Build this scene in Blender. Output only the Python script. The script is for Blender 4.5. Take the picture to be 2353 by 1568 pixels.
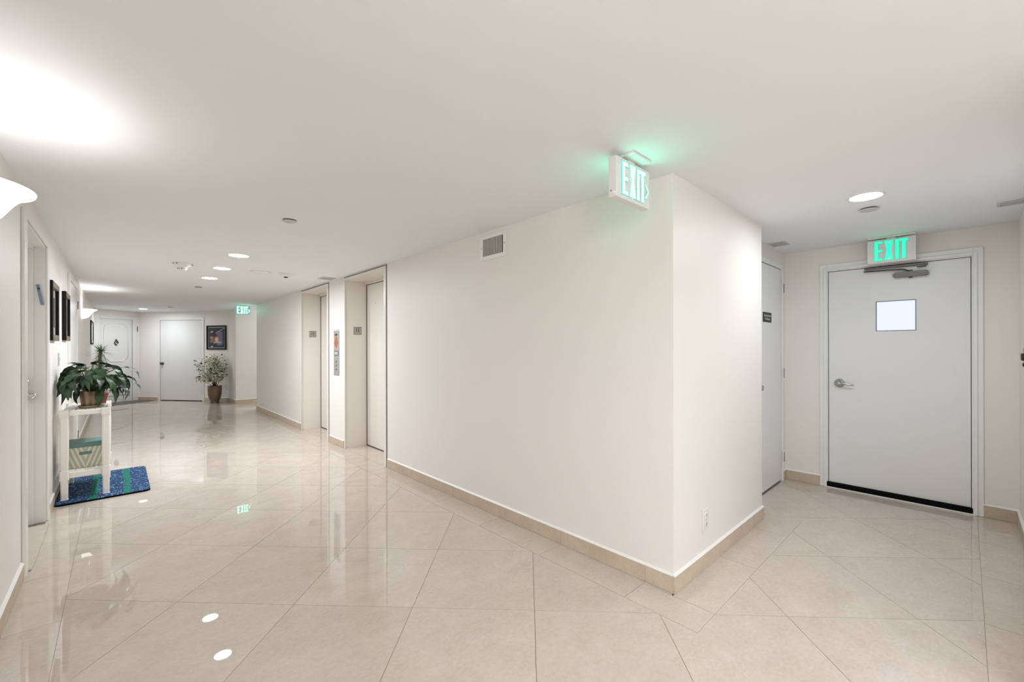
import bpy, math, random
from mathutils import Matrix, Vector

for o in list(bpy.data.objects):
    bpy.data.objects.remove(o)
S = bpy.context.scene
C = S.collection
R = math.radians
PI = math.pi

# ------------------------------------------------------------------ camera
EYE = 1.4
cam_d = bpy.data.cameras.new('camera')
cam_d.sensor_width = 36.0
cam_d.lens = 36.0 * 971.43 / 2353.0
cam_d.shift_y = 15.8 / 2353.0
cam_d.clip_start = 0.02
cam_d.clip_end = 100
cam = bpy.data.objects.new('camera', cam_d)
C.objects.link(cam)
cam.matrix_world = (Matrix.Translation((0, 0, EYE)) @ Matrix.Rotation(R(-42.972), 4, 'Z')
                    @ Matrix.Rotation(R(90), 4, 'X') @ Matrix.Rotation(R(-0.1229), 4, 'Z'))
S.camera = cam

# ------------------------------------------------------------------ world, exposure
w = bpy.data.worlds.new('world')
S.world = w
w.use_nodes = True
w.node_tree.nodes['Background'].inputs[0].default_value = (0.9, 0.94, 1.0, 1)
w.node_tree.nodes['Background'].inputs[1].default_value = 0.5
S.view_settings.view_transform = 'Standard'
S.view_settings.look = 'None'
S.view_settings.gamma = 1.0
S.view_settings.use_curve_mapping = False
S.view_settings.exposure = 0.56
S.cycles.max_bounces = 6
S.cycles.diffuse_bounces = 5
S.cycles.glossy_bounces = 3
S.cycles.transmission_bounces = 2
S.cycles.adaptive_threshold = 0.08
S.cycles.use_denoising = True
S.cycles.caustics_reflective = False
S.cycles.caustics_refractive = False
S.cycles.sample_clamp_indirect = 6.0

LAMP_COL = (0.90, 0.95, 1.02, 1)   # neutral-cool lamps, as the photograph is white-balanced
LENS_L = 240.0      # radiance of a recessed ceiling lamp
SCONCE_W = 2.1     # bulb in a wall sconce
# added fill lights without fixtures, unseen behind the camera, shining down
FILL_DOWN = [(0.75, -0.95), (0.75, -1.9), (0.75, -2.85)]
# unseen fill lights added to brighten the ceiling: their light goes up (x, y, watts)
FILL_UP = [(-0.28, -1.15, 74), (3.9, 12.0, 22)]

# ------------------------------------------------------------------ dimensions
H = 2.395          # ceiling
XL = -0.4313       # left wall
XC = 2.316         # centre wall with the elevators
YB = 1.1365        # return face of the centre wall
XR = 3.846         # end of the return face
YA = 1.315         # wall with the closet door
XE = 5.2134        # wall with the exit door
YR = -0.288        # right wall
YF = 11.05         # far end of the centre wall
YBACK = -3.6
FA = Vector((0.42, 15.31, 0))    # far corner between the two angled walls
FB = Vector((2.14, 13.20, 0))
FL = Vector((-0.4313, 14.655, 0))
COLX, COLY = 2.172, 12.56

# ------------------------------------------------------------------ mesh builder
class MB:
    def __init__(self):
        self.v, self.f, self.m, self.sm = [], [], [], []
        self.T = Matrix.Identity(4)
        self.mi = 0

    def add(self, vs, fs, smooth=False):
        o = len(self.v)
        self.v += [self.T @ Vector(p) for p in vs]
        for f in fs:
            self.f.append([i + o for i in f])
            self.m.append(self.mi)
            self.sm.append(smooth)
        return self

    def box(self, x0, x1, y0, y1, z0, z1):
        vs = [(x, y, z) for z in (z0, z1) for y in (y0, y1) for x in (x0, x1)]
        return self.add(vs, [(0, 2, 3, 1), (4, 5, 7, 6), (0, 1, 5, 4), (2, 6, 7, 3), (0, 4, 6, 2), (1, 3, 7, 5)])

    def bbox(self, x0, x1, y0, y1, z0, z1, b=0.004):
        """box with all edges chamfered by b"""
        xs, ys, zs = (x0, x1), (y0, y1), (z0, z1)
        vs, idx = [], {}
        for i in (0, 1):
            for j in (0, 1):
                for k in (0, 1):
                    sx, sy, sz = (b if i == 0 else -b), (b if j == 0 else -b), (b if k == 0 else -b)
                    for a, p in (('x', (xs[i], ys[j] + sy, zs[k] + sz)), ('y', (xs[i] + sx, ys[j], zs[k] + sz)), ('z', (xs[i] + sx, ys[j] + sy, zs[k]))):
                        idx[(i, j, k, a)] = len(vs)
                        vs.append(p)
        F = []
        for i in (0, 1):
            q = [idx[(i, 0, 0, 'x')], idx[(i, 1, 0, 'x')], idx[(i, 1, 1, 'x')], idx[(i, 0, 1, 'x')]]
            F.append(q if i else q[::-1])
            q = [idx[(0, i, 0, 'y')], idx[(0, i, 1, 'y')], idx[(1, i, 1, 'y')], idx[(1, i, 0, 'y')]]
            F.append(q if i else q[::-1])
            q = [idx[(0, 0, i, 'z')], idx[(1, 0, i, 'z')], idx[(1, 1, i, 'z')], idx[(0, 1, i, 'z')]]
            F.append(q if i else q[::-1])
        for i in (0, 1):
            for j in (0, 1):
                F.append([idx[(i, j, 0, 'x')], idx[(i, j, 1, 'x')], idx[(i, j, 1, 'y')], idx[(i, j, 0, 'y')]])
                F.append([idx[(i, 0, j, 'x')], idx[(i, 1, j, 'x')], idx[(i, 1, j, 'z')], idx[(i, 0, j, 'z')]])
                F.append([idx[(0, i, j, 'y')], idx[(1, i, j, 'y')], idx[(1, i, j, 'z')], idx[(0, i, j, 'z')]])
        for i in (0, 1):
            for j in (0, 1):
                for k in (0, 1):
                    F.append([idx[(i, j, k, 'x')], idx[(i, j, k, 'y')], idx[(i, j, k, 'z')]])
        return self.add(vs, F)

    def prism(self, poly, z0, z1):
        """poly: list of (x, y), extruded along z"""
        n = len(poly)
        vs = [(x, y, z0) for x, y in poly] + [(x, y, z1) for x, y in poly]
        fs = [tuple(range(n))[::-1], tuple(range(n, 2 * n))]
        fs += [(i, (i + 1) % n, n + (i + 1) % n, n + i) for i in range(n)]
        return self.add(vs, fs)

    def lathe(self, prof, n=24, a0=0.0, a1=2 * PI, sx=1.0, sy=1.0, smooth=True, cap=False):
        """prof: list of (r, z) revolved about z"""
        full = abs(a1 - a0 - 2 * PI) < 1e-6
        cols = n if full else n + 1
        vs = []
        for i in range(cols):
            a = a0 + (a1 - a0) * i / n
            vs += [(r * math.cos(a) * sx, r * math.sin(a) * sy, z) for r, z in prof]
        k = len(prof)
        fs = []
        for i in range(n):
            j = (i + 1) % cols
            for q in range(k - 1):
                fs.append((i * k + q, j * k + q, j * k + q + 1, i * k + q + 1))
        self.add(vs, fs, smooth)
        if cap:
            for q in (0, k - 1):
                self.add([vs[i * k + q] for i in range(cols)], [tuple(range(cols))])
        return self

    def tube(self, pts, r, n=8, smooth=True, flat=1.0):
        pts = [Vector(p) for p in pts]
        rs = r if isinstance(r, (list, tuple)) else [r] * len(pts)
        vs, fs = [], []
        up = Vector((0, 0, 1))
        for i, p in enumerate(pts):
            t = (pts[min(i + 1, len(pts) - 1)] - pts[max(i - 1, 0)]).normalized()
            a = t.cross(up if abs(t.dot(up)) < 0.95 else Vector((1, 0, 0))).normalized()
            b = a.cross(t)
            for k in range(n):
                an = 2 * PI * k / n
                vs.append(p + a * math.cos(an) * rs[i] + b * math.sin(an) * rs[i] * flat)
        for i in range(len(pts) - 1):
            for k in range(n):
                k2 = (k + 1) % n
                fs.append((i * n + k, i * n + k2, (i + 1) * n + k2, (i + 1) * n + k))
        fs.append(tuple(range(n))[::-1])
        fs.append(tuple(range((len(pts) - 1) * n, len(pts) * n)))
        return self.add(vs, fs, smooth)

    def mesh(self, name, origin=(0, 0, 0)):
        me = bpy.data.meshes.new(name)
        o = Vector(origin)
        me.from_pydata([tuple(p - o) for p in self.v], [], self.f)
        me.polygons.foreach_set('material_index', self.m)
        me.polygons.foreach_set('use_smooth', self.sm)
        import bmesh
        bm = bmesh.new()
        bm.from_mesh(me)
        bmesh.ops.recalc_face_normals(bm, faces=bm.faces)
        bm.to_mesh(me)
        bm.free()
        me.update()
        return me

    def build(self, name, mat, parent=None, origin=None):
        """links ONE mesh object; vertices are world coordinates, the parent is an Empty or mesh without rotation"""
        if origin is None:
            origin = (0, 0, 0)
        po = Vector((0, 0, 0))
        p = parent
        while p is not None:
            po += Vector(p.location)
            p = p.parent
        me = self.mesh(name, Vector(origin) if parent is None else po)
        for mm in (mat if isinstance(mat, (list, tuple)) else [mat]):
            me.materials.append(M[mm] if isinstance(mm, str) else mm)
        ob = bpy.data.objects.new(name, me)
        C.objects.link(ob)
        if parent is None:
            ob.location = origin
        else:
            ob.parent = parent
        return ob


def tag(o, label=None, cat=None, group=None, kind=None):
    if label: o['label'] = label
    if cat: o['category'] = cat
    if group: o['group'] = group
    if kind: o['kind'] = kind
    return o


def thing(name, label, cat, loc, group=None):
    o = bpy.data.objects.new(name, None)
    o.empty_display_size = 0.05
    C.objects.link(o)
    o.location = loc
    return tag(o, label, cat, group)


def struct(name, mb, mat, label=None):
    return tag(mb.build(name, mat), label, kind='structure')


def copy_tree(o, parent=None):
    c = o.copy()
    C.objects.link(c)
    if parent is not None:
        c.parent = parent
    for ch in list(o.children):
        copy_tree(ch, c)
    return c


def text_verts(body, size, align='CENTER', bold=False):
    cu = bpy.data.curves.new('print', 'FONT')
    cu.body = body
    cu.size = size
    cu.align_x = align
    cu.align_y = 'CENTER'
    cu.resolution_u = 3
    if bold:
        cu.offset = size * 0.02
    ob = bpy.data.objects.new('print', cu)
    C.objects.link(ob)
    bpy.context.view_layer.update()
    me = bpy.data.meshes.new_from_object(ob)
    vs = [tuple(v.co) for v in me.vertices]
    fs = [tuple(p.vertices) for p in me.polygons]
    bpy.data.objects.remove(ob)
    bpy.data.curves.remove(cu)
    bpy.data.meshes.remove(me)
    return vs, fs


# ------------------------------------------------------------------ materials
M = {}


def srgb(r, g, b):
    f = lambda c: ((c / 255 + 0.055) / 1.055) ** 2.4 if c > 10 else c / 255 / 12.92
    return (f(r), f(g), f(b), 1)


def mat(name, col, rough=0.5, metal=0.0, spec=0.5, emit=None, es=0.0, bump=None, var=None, coat=0.0):
    m = bpy.data.materials.new(name)
    m.use_nodes = True
    nt = m.node_tree
    b = nt.nodes['Principled BSDF']
    b.inputs['Base Color'].default_value = col
    b.inputs['Roughness'].default_value = rough
    b.inputs['Metallic'].default_value = metal
    b.inputs['Specular IOR Level'].default_value = spec
    b.inputs['Coat Weight'].default_value = coat
    if emit:
        b.inputs['Emission Color'].default_value = emit
        b.inputs['Emission Strength'].default_value = es
    if var:                       # (scale, amount): slow mottling of the colour
        tc = nt.nodes.new('ShaderNodeTexCoord')
        nz = nt.nodes.new('ShaderNodeTexNoise')
        nz.inputs['Scale'].default_value = var[0]
        nz.inputs['Detail'].default_value = 1.5
        nt.links.new(tc.outputs['Object'], nz.inputs['Vector'])
        mx = nt.nodes.new('ShaderNodeMix')
        mx.data_type = 'RGBA'
        a = var[1]
        mx.inputs[6].default_value = (col[0] * (1 - a), col[1] * (1 - a), col[2] * (1 - a), 1)
        mx.inputs[7].default_value = (min(1, col[0] * (1 + a)), min(1, col[1] * (1 + a)), min(1, col[2] * (1 + a)), 1)
        nt.links.new(nz.outputs['Fac'], mx.inputs[0])
        nt.links.new(mx.outputs[2], b.inputs['Base Color'])
    if bump:                      # (scale, strength)
        tc = nt.nodes.new('ShaderNodeTexCoord')
        nz = nt.nodes.new('ShaderNodeTexNoise')
        nz.inputs['Scale'].default_value = bump[0]
        nz.inputs['Detail'].default_value = 3
        nt.links.new(tc.outputs['Object'], nz.inputs['Vector'])
        bp = nt.nodes.new('ShaderNodeBump')
        bp.inputs['Strength'].default_value = bump[1]
        bp.inputs['Distance'].default_value = 0.002
        nt.links.new(nz.outputs['Fac'], bp.inputs['Height'])
        nt.links.new(bp.outputs['Normal'], b.inputs['Normal'])
    M[name] = m
    return m


mat('wall_paint', (0.865, 0.832, 0.788, 1), 0.46, spec=0.35, var=(1.3, 0.012))
mat('ceiling_paint', (0.865, 0.88, 0.885, 1), 0.75, var=(0.9, 0.012))
mat('door_paint', (0.76, 0.755, 0.735, 1), 0.28, var=(2, 0.012))
mat('trim_paint', (0.82, 0.80, 0.76, 1), 0.3)
mat('cool_door_paint', (0.86, 0.865, 0.85, 1), 0.3, var=(2, 0.012))
mat('cool_trim_paint', (0.88, 0.885, 0.87, 1), 0.3)
mat('elevator_paint', (0.80, 0.755, 0.69, 1), 0.3, var=(1.5, 0.015))
mat('cap_white', (0.86, 0.845, 0.81, 1), 0.4)
mat('dark_gap', (0.03, 0.028, 0.025, 1), 0.6)
mat('grey_gap', (0.22, 0.21, 0.19, 1), 0.6)
mat('grout', (0.24, 0.19, 0.145, 1), 0.9)
mat('rubber_and_shade_black', (0.004, 0.004, 0.004, 1), 0.85, spec=0.1)
mat('black_frame', (0.006, 0.005, 0.004, 1), 0.6, spec=0.2)
mat('white_plastic', (0.80, 0.79, 0.76, 1), 0.35)
mat('white_enamel', (0.82, 0.81, 0.79, 1), 0.4)
mat('steel', (0.55, 0.55, 0.53, 1), 0.22, metal=1.0)
mat('brushed_steel', (0.42, 0.395, 0.36, 1), 0.42, metal=0.25)
mat('dark_steel', (0.10, 0.095, 0.09, 1), 0.35, metal=0.6)
mat('closer_grey', (0.17, 0.165, 0.155, 1), 0.45, metal=0.3)
mat('black_print', (0.01, 0.01, 0.01, 1), 0.5)
mat('white_print', (0.75, 0.75, 0.73, 1), 0.5)
mat('red_alarm', (0.36, 0.008, 0.045, 1), 0.3)
mat('lens_white', (0.9, 0.9, 0.9, 1), 0.4, emit=LAMP_COL, es=LENS_L)
mat('lens_soft', (0.9, 0.9, 0.9, 1), 0.4, emit=LAMP_COL, es=LENS_L * 0.54)
mat('glass_bowl', (0.9, 0.88, 0.84, 1), 0.25, emit=(1.0, 0.96, 0.90, 1), es=1.3)
mat('exit_glow', (0.1, 0.5, 0.3, 1), 0.4, emit=(0.16, 1.0, 0.66, 1), es=3.3)
mat('exit_edge', (0.02, 0.25, 0.12, 1), 0.4, emit=(0.01, 0.36, 0.19, 1), es=0.6)
mat('exit_dim', (0.05, 0.5, 0.3, 1), 0.4, emit=(0.015, 0.80, 0.36, 1), es=1.0)
mat('red_led', (0.5, 0.1, 0.05, 1), 0.4, emit=(1.0, 0.25, 0.12, 1), es=3.0)
mat('vent_dark', (0.045, 0.04, 0.034, 1), 0.7)
mat('vent_slat', (0.44, 0.42, 0.38, 1), 0.5)
mat('grille_grey', (0.60, 0.60, 0.59, 1), 0.6)
mat('resin_white', (0.85, 0.82, 0.76, 1), 0.35, bump=(40, 0.05))
mat('stand_slot', (0.32, 0.31, 0.29, 1), 0.5)
mat('soil', (0.02, 0.014, 0.01, 1), 0.95, bump=(60, 0.6))
mat('terracotta', (0.22, 0.06, 0.032, 1), 0.7, var=(14, 0.15))
mat('saucer_tan', (0.42, 0.33, 0.21, 1), 0.4)
mat('stem_green', (0.07, 0.13, 0.03, 1), 0.5)
mat('bark', (0.16, 0.11, 0.065, 1), 0.8)
mat('bark_dark', (0.025, 0.018, 0.012, 1), 0.8)
mat('blade_green', (0.035, 0.075, 0.03, 1), 0.45, var=(30, 0.5))
mat('blade_pale', (0.12, 0.17, 0.08, 1), 0.5)
mat('leaf_cream', (0.80, 0.80, 0.66, 1), 0.5)
mat('leaf_sage', (0.36, 0.41, 0.24, 1), 0.5)
mat('leaf_dark', (0.03, 0.045, 0.018, 1), 0.5)
mat('bronze_pot', (0.16, 0.115, 0.075, 1), 0.22, metal=0.55, var=(9, 0.18), coat=0.3)
mat('frame_gilt', (0.17, 0.14, 0.09, 1), 0.5, metal=0.2)
mat('matboard', (0.62, 0.58, 0.50, 1), 0.25)
mat('glass_picture', (0.42, 0.43, 0.42, 1), 0.06, coat=0.5)
mat('mezuzah_blue', (0.22, 0.27, 0.36, 1), 0.25, metal=0.3)
mat('grey_mat', (0.16, 0.145, 0.125, 1), 0.95, bump=(300, 0.5))
mat('flower_white', (0.75, 0.68, 0.55, 1), 0.5)
mat('pane_glow', (0.12, 0.13, 0.16, 1), 0.1, emit=(0.74, 0.79, 0.98, 1), es=0.72)
mat('pane_edge', (0.20, 0.19, 0.27, 1), 0.4)
mat('panel_dark', (0.006, 0.03, 0.02, 1), 0.2)
mat('panel_digit', (0.6, 0.8, 0.75, 1), 0.3, emit=(0.75, 1.0, 0.92, 1), es=1.0)
mat('decal_red', (0.40, 0.16, 0.10, 1), 0.4)
mat('decal_brown', (0.13, 0.035, 0.015, 1), 0.4)
mat('decal_pale', (0.55, 0.36, 0.27, 1), 0.4)
mat('teal_lid', (0.12, 0.225, 0.205, 1), 0.55, bump=(90, 0.1))


for k_ in ('exit_edge', 'exit_dim', 'red_led', 'pane_glow', 'panel_digit', 'glass_bowl'):
    M[k_].cycles.emission_sampling = 'NONE'     # faint emitters: found by bounced rays alone


def tile_material(name, c0, c1, c2, rough, seed_by_object=True):
    """polished beige stone: clouds, fine grain and faint pale veins"""
    m = bpy.data.materials.new(name)
    m.use_nodes = True
    nt = m.node_tree
    L = nt.links.new
    b = nt.nodes['Principled BSDF']
    tc = nt.nodes.new('ShaderNodeTexCoord')
    oi = nt.nodes.new('ShaderNodeObjectInfo')
    sc = nt.nodes.new('ShaderNodeVectorMath'); sc.operation = 'SCALE'
    sc.inputs[0].default_value = (37, 91, 53)
    L(oi.outputs['Random'], sc.inputs['Scale'])
    ad = nt.nodes.new('ShaderNodeVectorMath'); ad.operation = 'ADD'
    L(tc.outputs['Object'], ad.inputs[0]); L(sc.outputs[0], ad.inputs[1])
    mp = nt.nodes.new('ShaderNodeMapping')
    mp.inputs['Scale'].default_value = (1.0, 1.35, 1.0)
    L(ad.outputs[0], mp.inputs['Vector'])
    n1 = nt.nodes.new('ShaderNodeTexNoise'); n1.inputs['Scale'].default_value = 5; n1.inputs['Detail'].default_value = 5; n1.inputs['Roughness'].default_value = 0.65
    n2 = nt.nodes.new('ShaderNodeTexNoise'); n2.inputs['Scale'].default_value = 45; n2.inputs['Detail'].default_value = 3; n2.inputs['Roughness'].default_value = 0.7
    n3 = nt.nodes.new('ShaderNodeTexNoise'); n3.inputs['Scale'].default_value = 9; n3.inputs['Detail'].default_value = 4; n3.inputs['Distortion'].default_value = 1.5
    for n in (n1, n2, n3):
        L(mp.outputs[0], n.inputs['Vector'])
    cr = nt.nodes.new('ShaderNodeValToRGB')
    cr.color_ramp.elements[0].position = 0.3; cr.color_ramp.elements[0].color = c0
    cr.color_ramp.elements[1].position = 0.72; cr.color_ramp.elements[1].color = c1
    L(n1.outputs['Fac'], cr.inputs[0])
    g = nt.nodes.new('ShaderNodeMix'); g.data_type = 'RGBA'; g.blend_type = 'OVERLAY'; g.inputs[0].default_value = 0.32
    L(cr.outputs[0], g.inputs[6]); L(n2.outputs['Color'], g.inputs[7])
    g2 = nt.nodes.new('ShaderNodeMapRange'); g2.inputs[1].default_value = 0.3; g2.inputs[2].default_value = 0.7
    L(n2.outputs['Fac'], g2.inputs[0])
    gg = nt.nodes.new('ShaderNodeMix'); gg.data_type = 'RGBA'
    mulc = nt.nodes.new('ShaderNodeMix'); mulc.data_type = 'RGBA'; mulc.blend_type = 'MULTIPLY'; mulc.inputs[0].default_value = 1
    L(cr.outputs[0], mulc.inputs[6])
    gr = nt.nodes.new('ShaderNodeMapRange'); gr.inputs[1].default_value = 0.3; gr.inputs[2].default_value = 0.7; gr.inputs[3].default_value = 0.935; gr.inputs[4].default_value = 1.055
    L(n2.outputs['Fac'], gr.inputs[0])
    cb = nt.nodes.new('ShaderNodeCombineColor')
    for k in range(3):
        L(gr.outputs[0], cb.inputs[k])
    L(cb.outputs[0], mulc.inputs[7])
    vr = nt.nodes.new('ShaderNodeValToRGB')      # thin pale veins
    e = vr.color_ramp.elements
    e[0].position = 0.47; e[0].color = (0, 0, 0, 1)
    e[1].position = 0.53; e[1].color = (0, 0, 0, 1)
    k = e.new(0.5); k.color = (0.22, 0.22, 0.22, 1)
    L(n3.outputs['Fac'], vr.inputs[0])
    mv = nt.nodes.new('ShaderNodeMix'); mv.data_type = 'RGBA'
    L(vr.outputs[0], mv.inputs[0]); L(mulc.outputs[2], mv.inputs[6]); mv.inputs[7].default_value = c2
    tint = nt.nodes.new('ShaderNodeMix'); tint.data_type = 'RGBA'; tint.blend_type = 'MULTIPLY'; tint.inputs[0].default_value = 1
    tr = nt.nodes.new('ShaderNodeMapRange'); tr.inputs[3].default_value = 0.975; tr.inputs[4].default_value = 1.025
    L(oi.outputs['Random'], tr.inputs[0])
    tb = nt.nodes.new('ShaderNodeCombineColor')
    for k in range(3):
        L(tr.outputs[0], tb.inputs[k])
    L(mv.outputs[2], tint.inputs[6]); L(tb.outputs[0], tint.inputs[7])
    for n in (g, g2, gg):
        nt.nodes.remove(n)
    L(tint.outputs[2], b.inputs['Base Color'])
    b.inputs['Roughness'].default_value = rough
    b.inputs['IOR'].default_value = 1.58 if rough < 0.1 else 1.45
    M[name] = m


tile_material('floor_tile', (0.545, 0.468, 0.392, 1), (0.615, 0.538, 0.458, 1), (0.70, 0.635, 0.565, 1), 0.008)
tile_material('base_tile', (0.52, 0.425, 0.325, 1), (0.62, 0.515, 0.40, 1), (0.69, 0.59, 0.48, 1), 0.4)


def leaf_material(name, c0, c1, rib, rough=0.3):
    m = bpy.data.materials.new(name)
    m.use_nodes = True
    nt = m.node_tree
    L = nt.links.new
    b = nt.nodes['Principled BSDF']
    tc = nt.nodes.new('ShaderNodeTexCoord')
    oi = nt.nodes.new('ShaderNodeObjectInfo')
    sp = nt.nodes.new('ShaderNodeSeparateXYZ')
    L(tc.outputs['Object'], sp.inputs[0])
    mx = nt.nodes.new('ShaderNodeMix'); mx.data_type = 'RGBA'
    mx.inputs[6].default_value = c0; mx.inputs[7].default_value = c1
    L(oi.outputs['Random'], mx.inputs[0])
    ab = nt.nodes.new('ShaderNodeMath'); ab.operation = 'ABSOLUTE'
    L(sp.outputs['Y'], ab.inputs[0])
    mr = nt.nodes.new('ShaderNodeMapRange')
    mr.inputs[1].default_value = 0.0; mr.inputs[2].default_value = 0.0025; mr.inputs[3].default_value = 0.7; mr.inputs[4].default_value = 0.0
    L(ab.outputs[0], mr.inputs[0])
    m2 = nt.nodes.new('ShaderNodeMix'); m2.data_type = 'RGBA'
    L(mr.outputs[0], m2.inputs[0]); L(mx.outputs[2], m2.inputs[6]); m2.inputs[7].default_value = rib
    L(m2.outputs[2], b.inputs['Base Color'])
    # side veins as relief
    wv = nt.nodes.new('ShaderNodeMath'); wv.operation = 'MULTIPLY'; wv.inputs[1].default_value = 1.3
    L(ab.outputs[0], wv.inputs[0])
    sb = nt.nodes.new('ShaderNodeMath'); sb.operation = 'SUBTRACT'
    L(sp.outputs['X'], sb.inputs[0]); L(wv.outputs[0], sb.inputs[1])
    m3 = nt.nodes.new('ShaderNodeMath'); m3.operation = 'MULTIPLY'; m3.inputs[1].default_value = 330
    L(sb.outputs[0], m3.inputs[0])
    sn = nt.nodes.new('ShaderNodeMath'); sn.operation = 'SINE'
    L(m3.outputs[0], sn.inputs[0])
    bp = nt.nodes.new('ShaderNodeBump'); bp.inputs['Strength'].default_value = 0.10; bp.inputs['Distance'].default_value = 0.002
    L(sn.outputs[0], bp.inputs['Height']); L(bp.outputs['Normal'], b.inputs['Normal'])
    b.inputs['Roughness'].default_value = rough
    M[name] = m


leaf_material('lily_leaf', (0.010, 0.030, 0.010, 1), (0.035, 0.085, 0.030, 1), (0.10, 0.17, 0.06, 1), 0.42)


def math_node(nt, op, a, b=None, c=None):
    n = nt.nodes.new('ShaderNodeMath')
    n.operation = op
    for i, x in enumerate((a, b, c)):
        if x is None:
            continue
        if isinstance(x, (int, float)):
            n.inputs[i].default_value = x
        else:
            nt.links.new(x, n.inputs[i])
    return n.outputs[0]


def mix_node(nt, fac, a, b, blend='MIX'):
    n = nt.nodes.new('ShaderNodeMix')
    n.data_type = 'RGBA'
    n.blend_type = blend
    for i, x in ((0, fac), (6, a), (7, b)):
        if isinstance(x, (int, float, tuple)):
            n.inputs[i].default_value = x
        else:
            nt.links.new(x, n.inputs[i])
    return n.outputs[2]


def new_mat(name, rough=0.5):
    m = bpy.data.materials.new(name)
    m.use_nodes = True
    nt = m.node_tree
    b = nt.nodes['Principled BSDF']
    b.inputs['Roughness'].default_value = rough
    tc = nt.nodes.new('ShaderNodeTexCoord')
    sp = nt.nodes.new('ShaderNodeSeparateXYZ')
    nt.links.new(tc.outputs['Object'], sp.inputs[0])
    M[name] = m
    return nt, b, sp.outputs['X'], sp.outputs['Y'], sp.outputs['Z'], tc


def box_pattern():
    """striped fabric: pale green and cream stripes that fan out to both sides in a V"""
    nt, b, x, y, z, tc = new_mat('striped_fabric', 0.8)
    ax = math_node(nt, 'ABSOLUTE', x)
    s = math_node(nt, 'SUBTRACT', math_node(nt, 'MULTIPLY', ax, 30), math_node(nt, 'MULTIPLY', z, 10))
    fr = math_node(nt, 'FRACT', math_node(nt, 'ADD', s, 10.15))
    st = math_node(nt, 'LESS_THAN', fr, 0.42)
    alt = math_node(nt, 'LESS_THAN', math_node(nt, 'FRACT', math_node(nt, 'MULTIPLY', math_node(nt, 'ADD', s, 10.15), 0.5)), 0.5)
    g = mix_node(nt, alt, (0.42, 0.49, 0.38, 1), (0.46, 0.47, 0.36, 1))
    c = mix_node(nt, st, g, (0.72, 0.69, 0.58, 1))
    nt.links.new(c, b.inputs['Base Color'])


box_pattern()


def mat_pattern():
    """blue braided mat with two green stripes and light flecks"""
    nt, b, x, y, z, tc = new_mat('braided_blue', 0.85)
    vo = nt.nodes.new('ShaderNodeTexVoronoi')
    vo.inputs['Scale'].default_value = 125
    mp = nt.nodes.new('ShaderNodeMapping')
    mp.inputs['Scale'].default_value = (1, 0.5, 1)
    nt.links.new(tc.outputs['Object'], mp.inputs['Vector'])
    nt.links.new(mp.outputs[0], vo.inputs['Vector'])
    sep = nt.nodes.new('ShaderNodeSeparateColor')
    nt.links.new(vo.outputs['Color'], sep.inputs[0])
    base = mix_node(nt, sep.outputs[0], (0.001, 0.016, 0.06, 1), (0.008, 0.075, 0.20, 1))
    fleck = math_node(nt, 'GREATER_THAN', sep.outputs[1], 0.86)
    base = mix_node(nt, fleck, base, (0.16, 0.30, 0.50, 1))
    gcol = mix_node(nt, sep.outputs[2], (0.0, 0.06, 0.05, 1), (0.005, 0.26, 0.19, 1))
    s1 = math_node(nt, 'LESS_THAN', math_node(nt, 'ABSOLUTE', math_node(nt, 'SUBTRACT', x, -0.17)), 0.027)
    s2 = math_node(nt, 'LESS_THAN', math_node(nt, 'ABSOLUTE', math_node(nt, 'SUBTRACT', x, 0.065)), 0.027)
    st = math_node(nt, 'MAXIMUM', s1, s2)
    c = mix_node(nt, st, base, gcol)
    nt.links.new(c, b.inputs['Base Color'])
    bp = nt.nodes.new('ShaderNodeBump')
    bp.inputs['Strength'].default_value = 0.9
    bp.inputs['Distance'].default_value = 0.006
    bp.invert = True
    nt.links.new(vo.outputs['Distance'], bp.inputs['Height'])
    nt.links.new(bp.outputs['Normal'], b.inputs['Normal'])


mat_pattern()


def wood_pot():
    nt, b, x, y, z, tc = new_mat('striped_pot', 0.35)
    an = math_node(nt, 'ARCTAN2', y, x)
    wv = math_node(nt, 'SINE', math_node(nt, 'MULTIPLY', an, 9))
    f = math_node(nt, 'MULTIPLY_ADD', wv, 0.5, 0.5)
    c = mix_node(nt, f, (0.22, 0.13, 0.07, 1), (0.45, 0.33, 0.20, 1))
    nt.links.new(c, b.inputs['Base Color'])


wood_pot()


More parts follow.
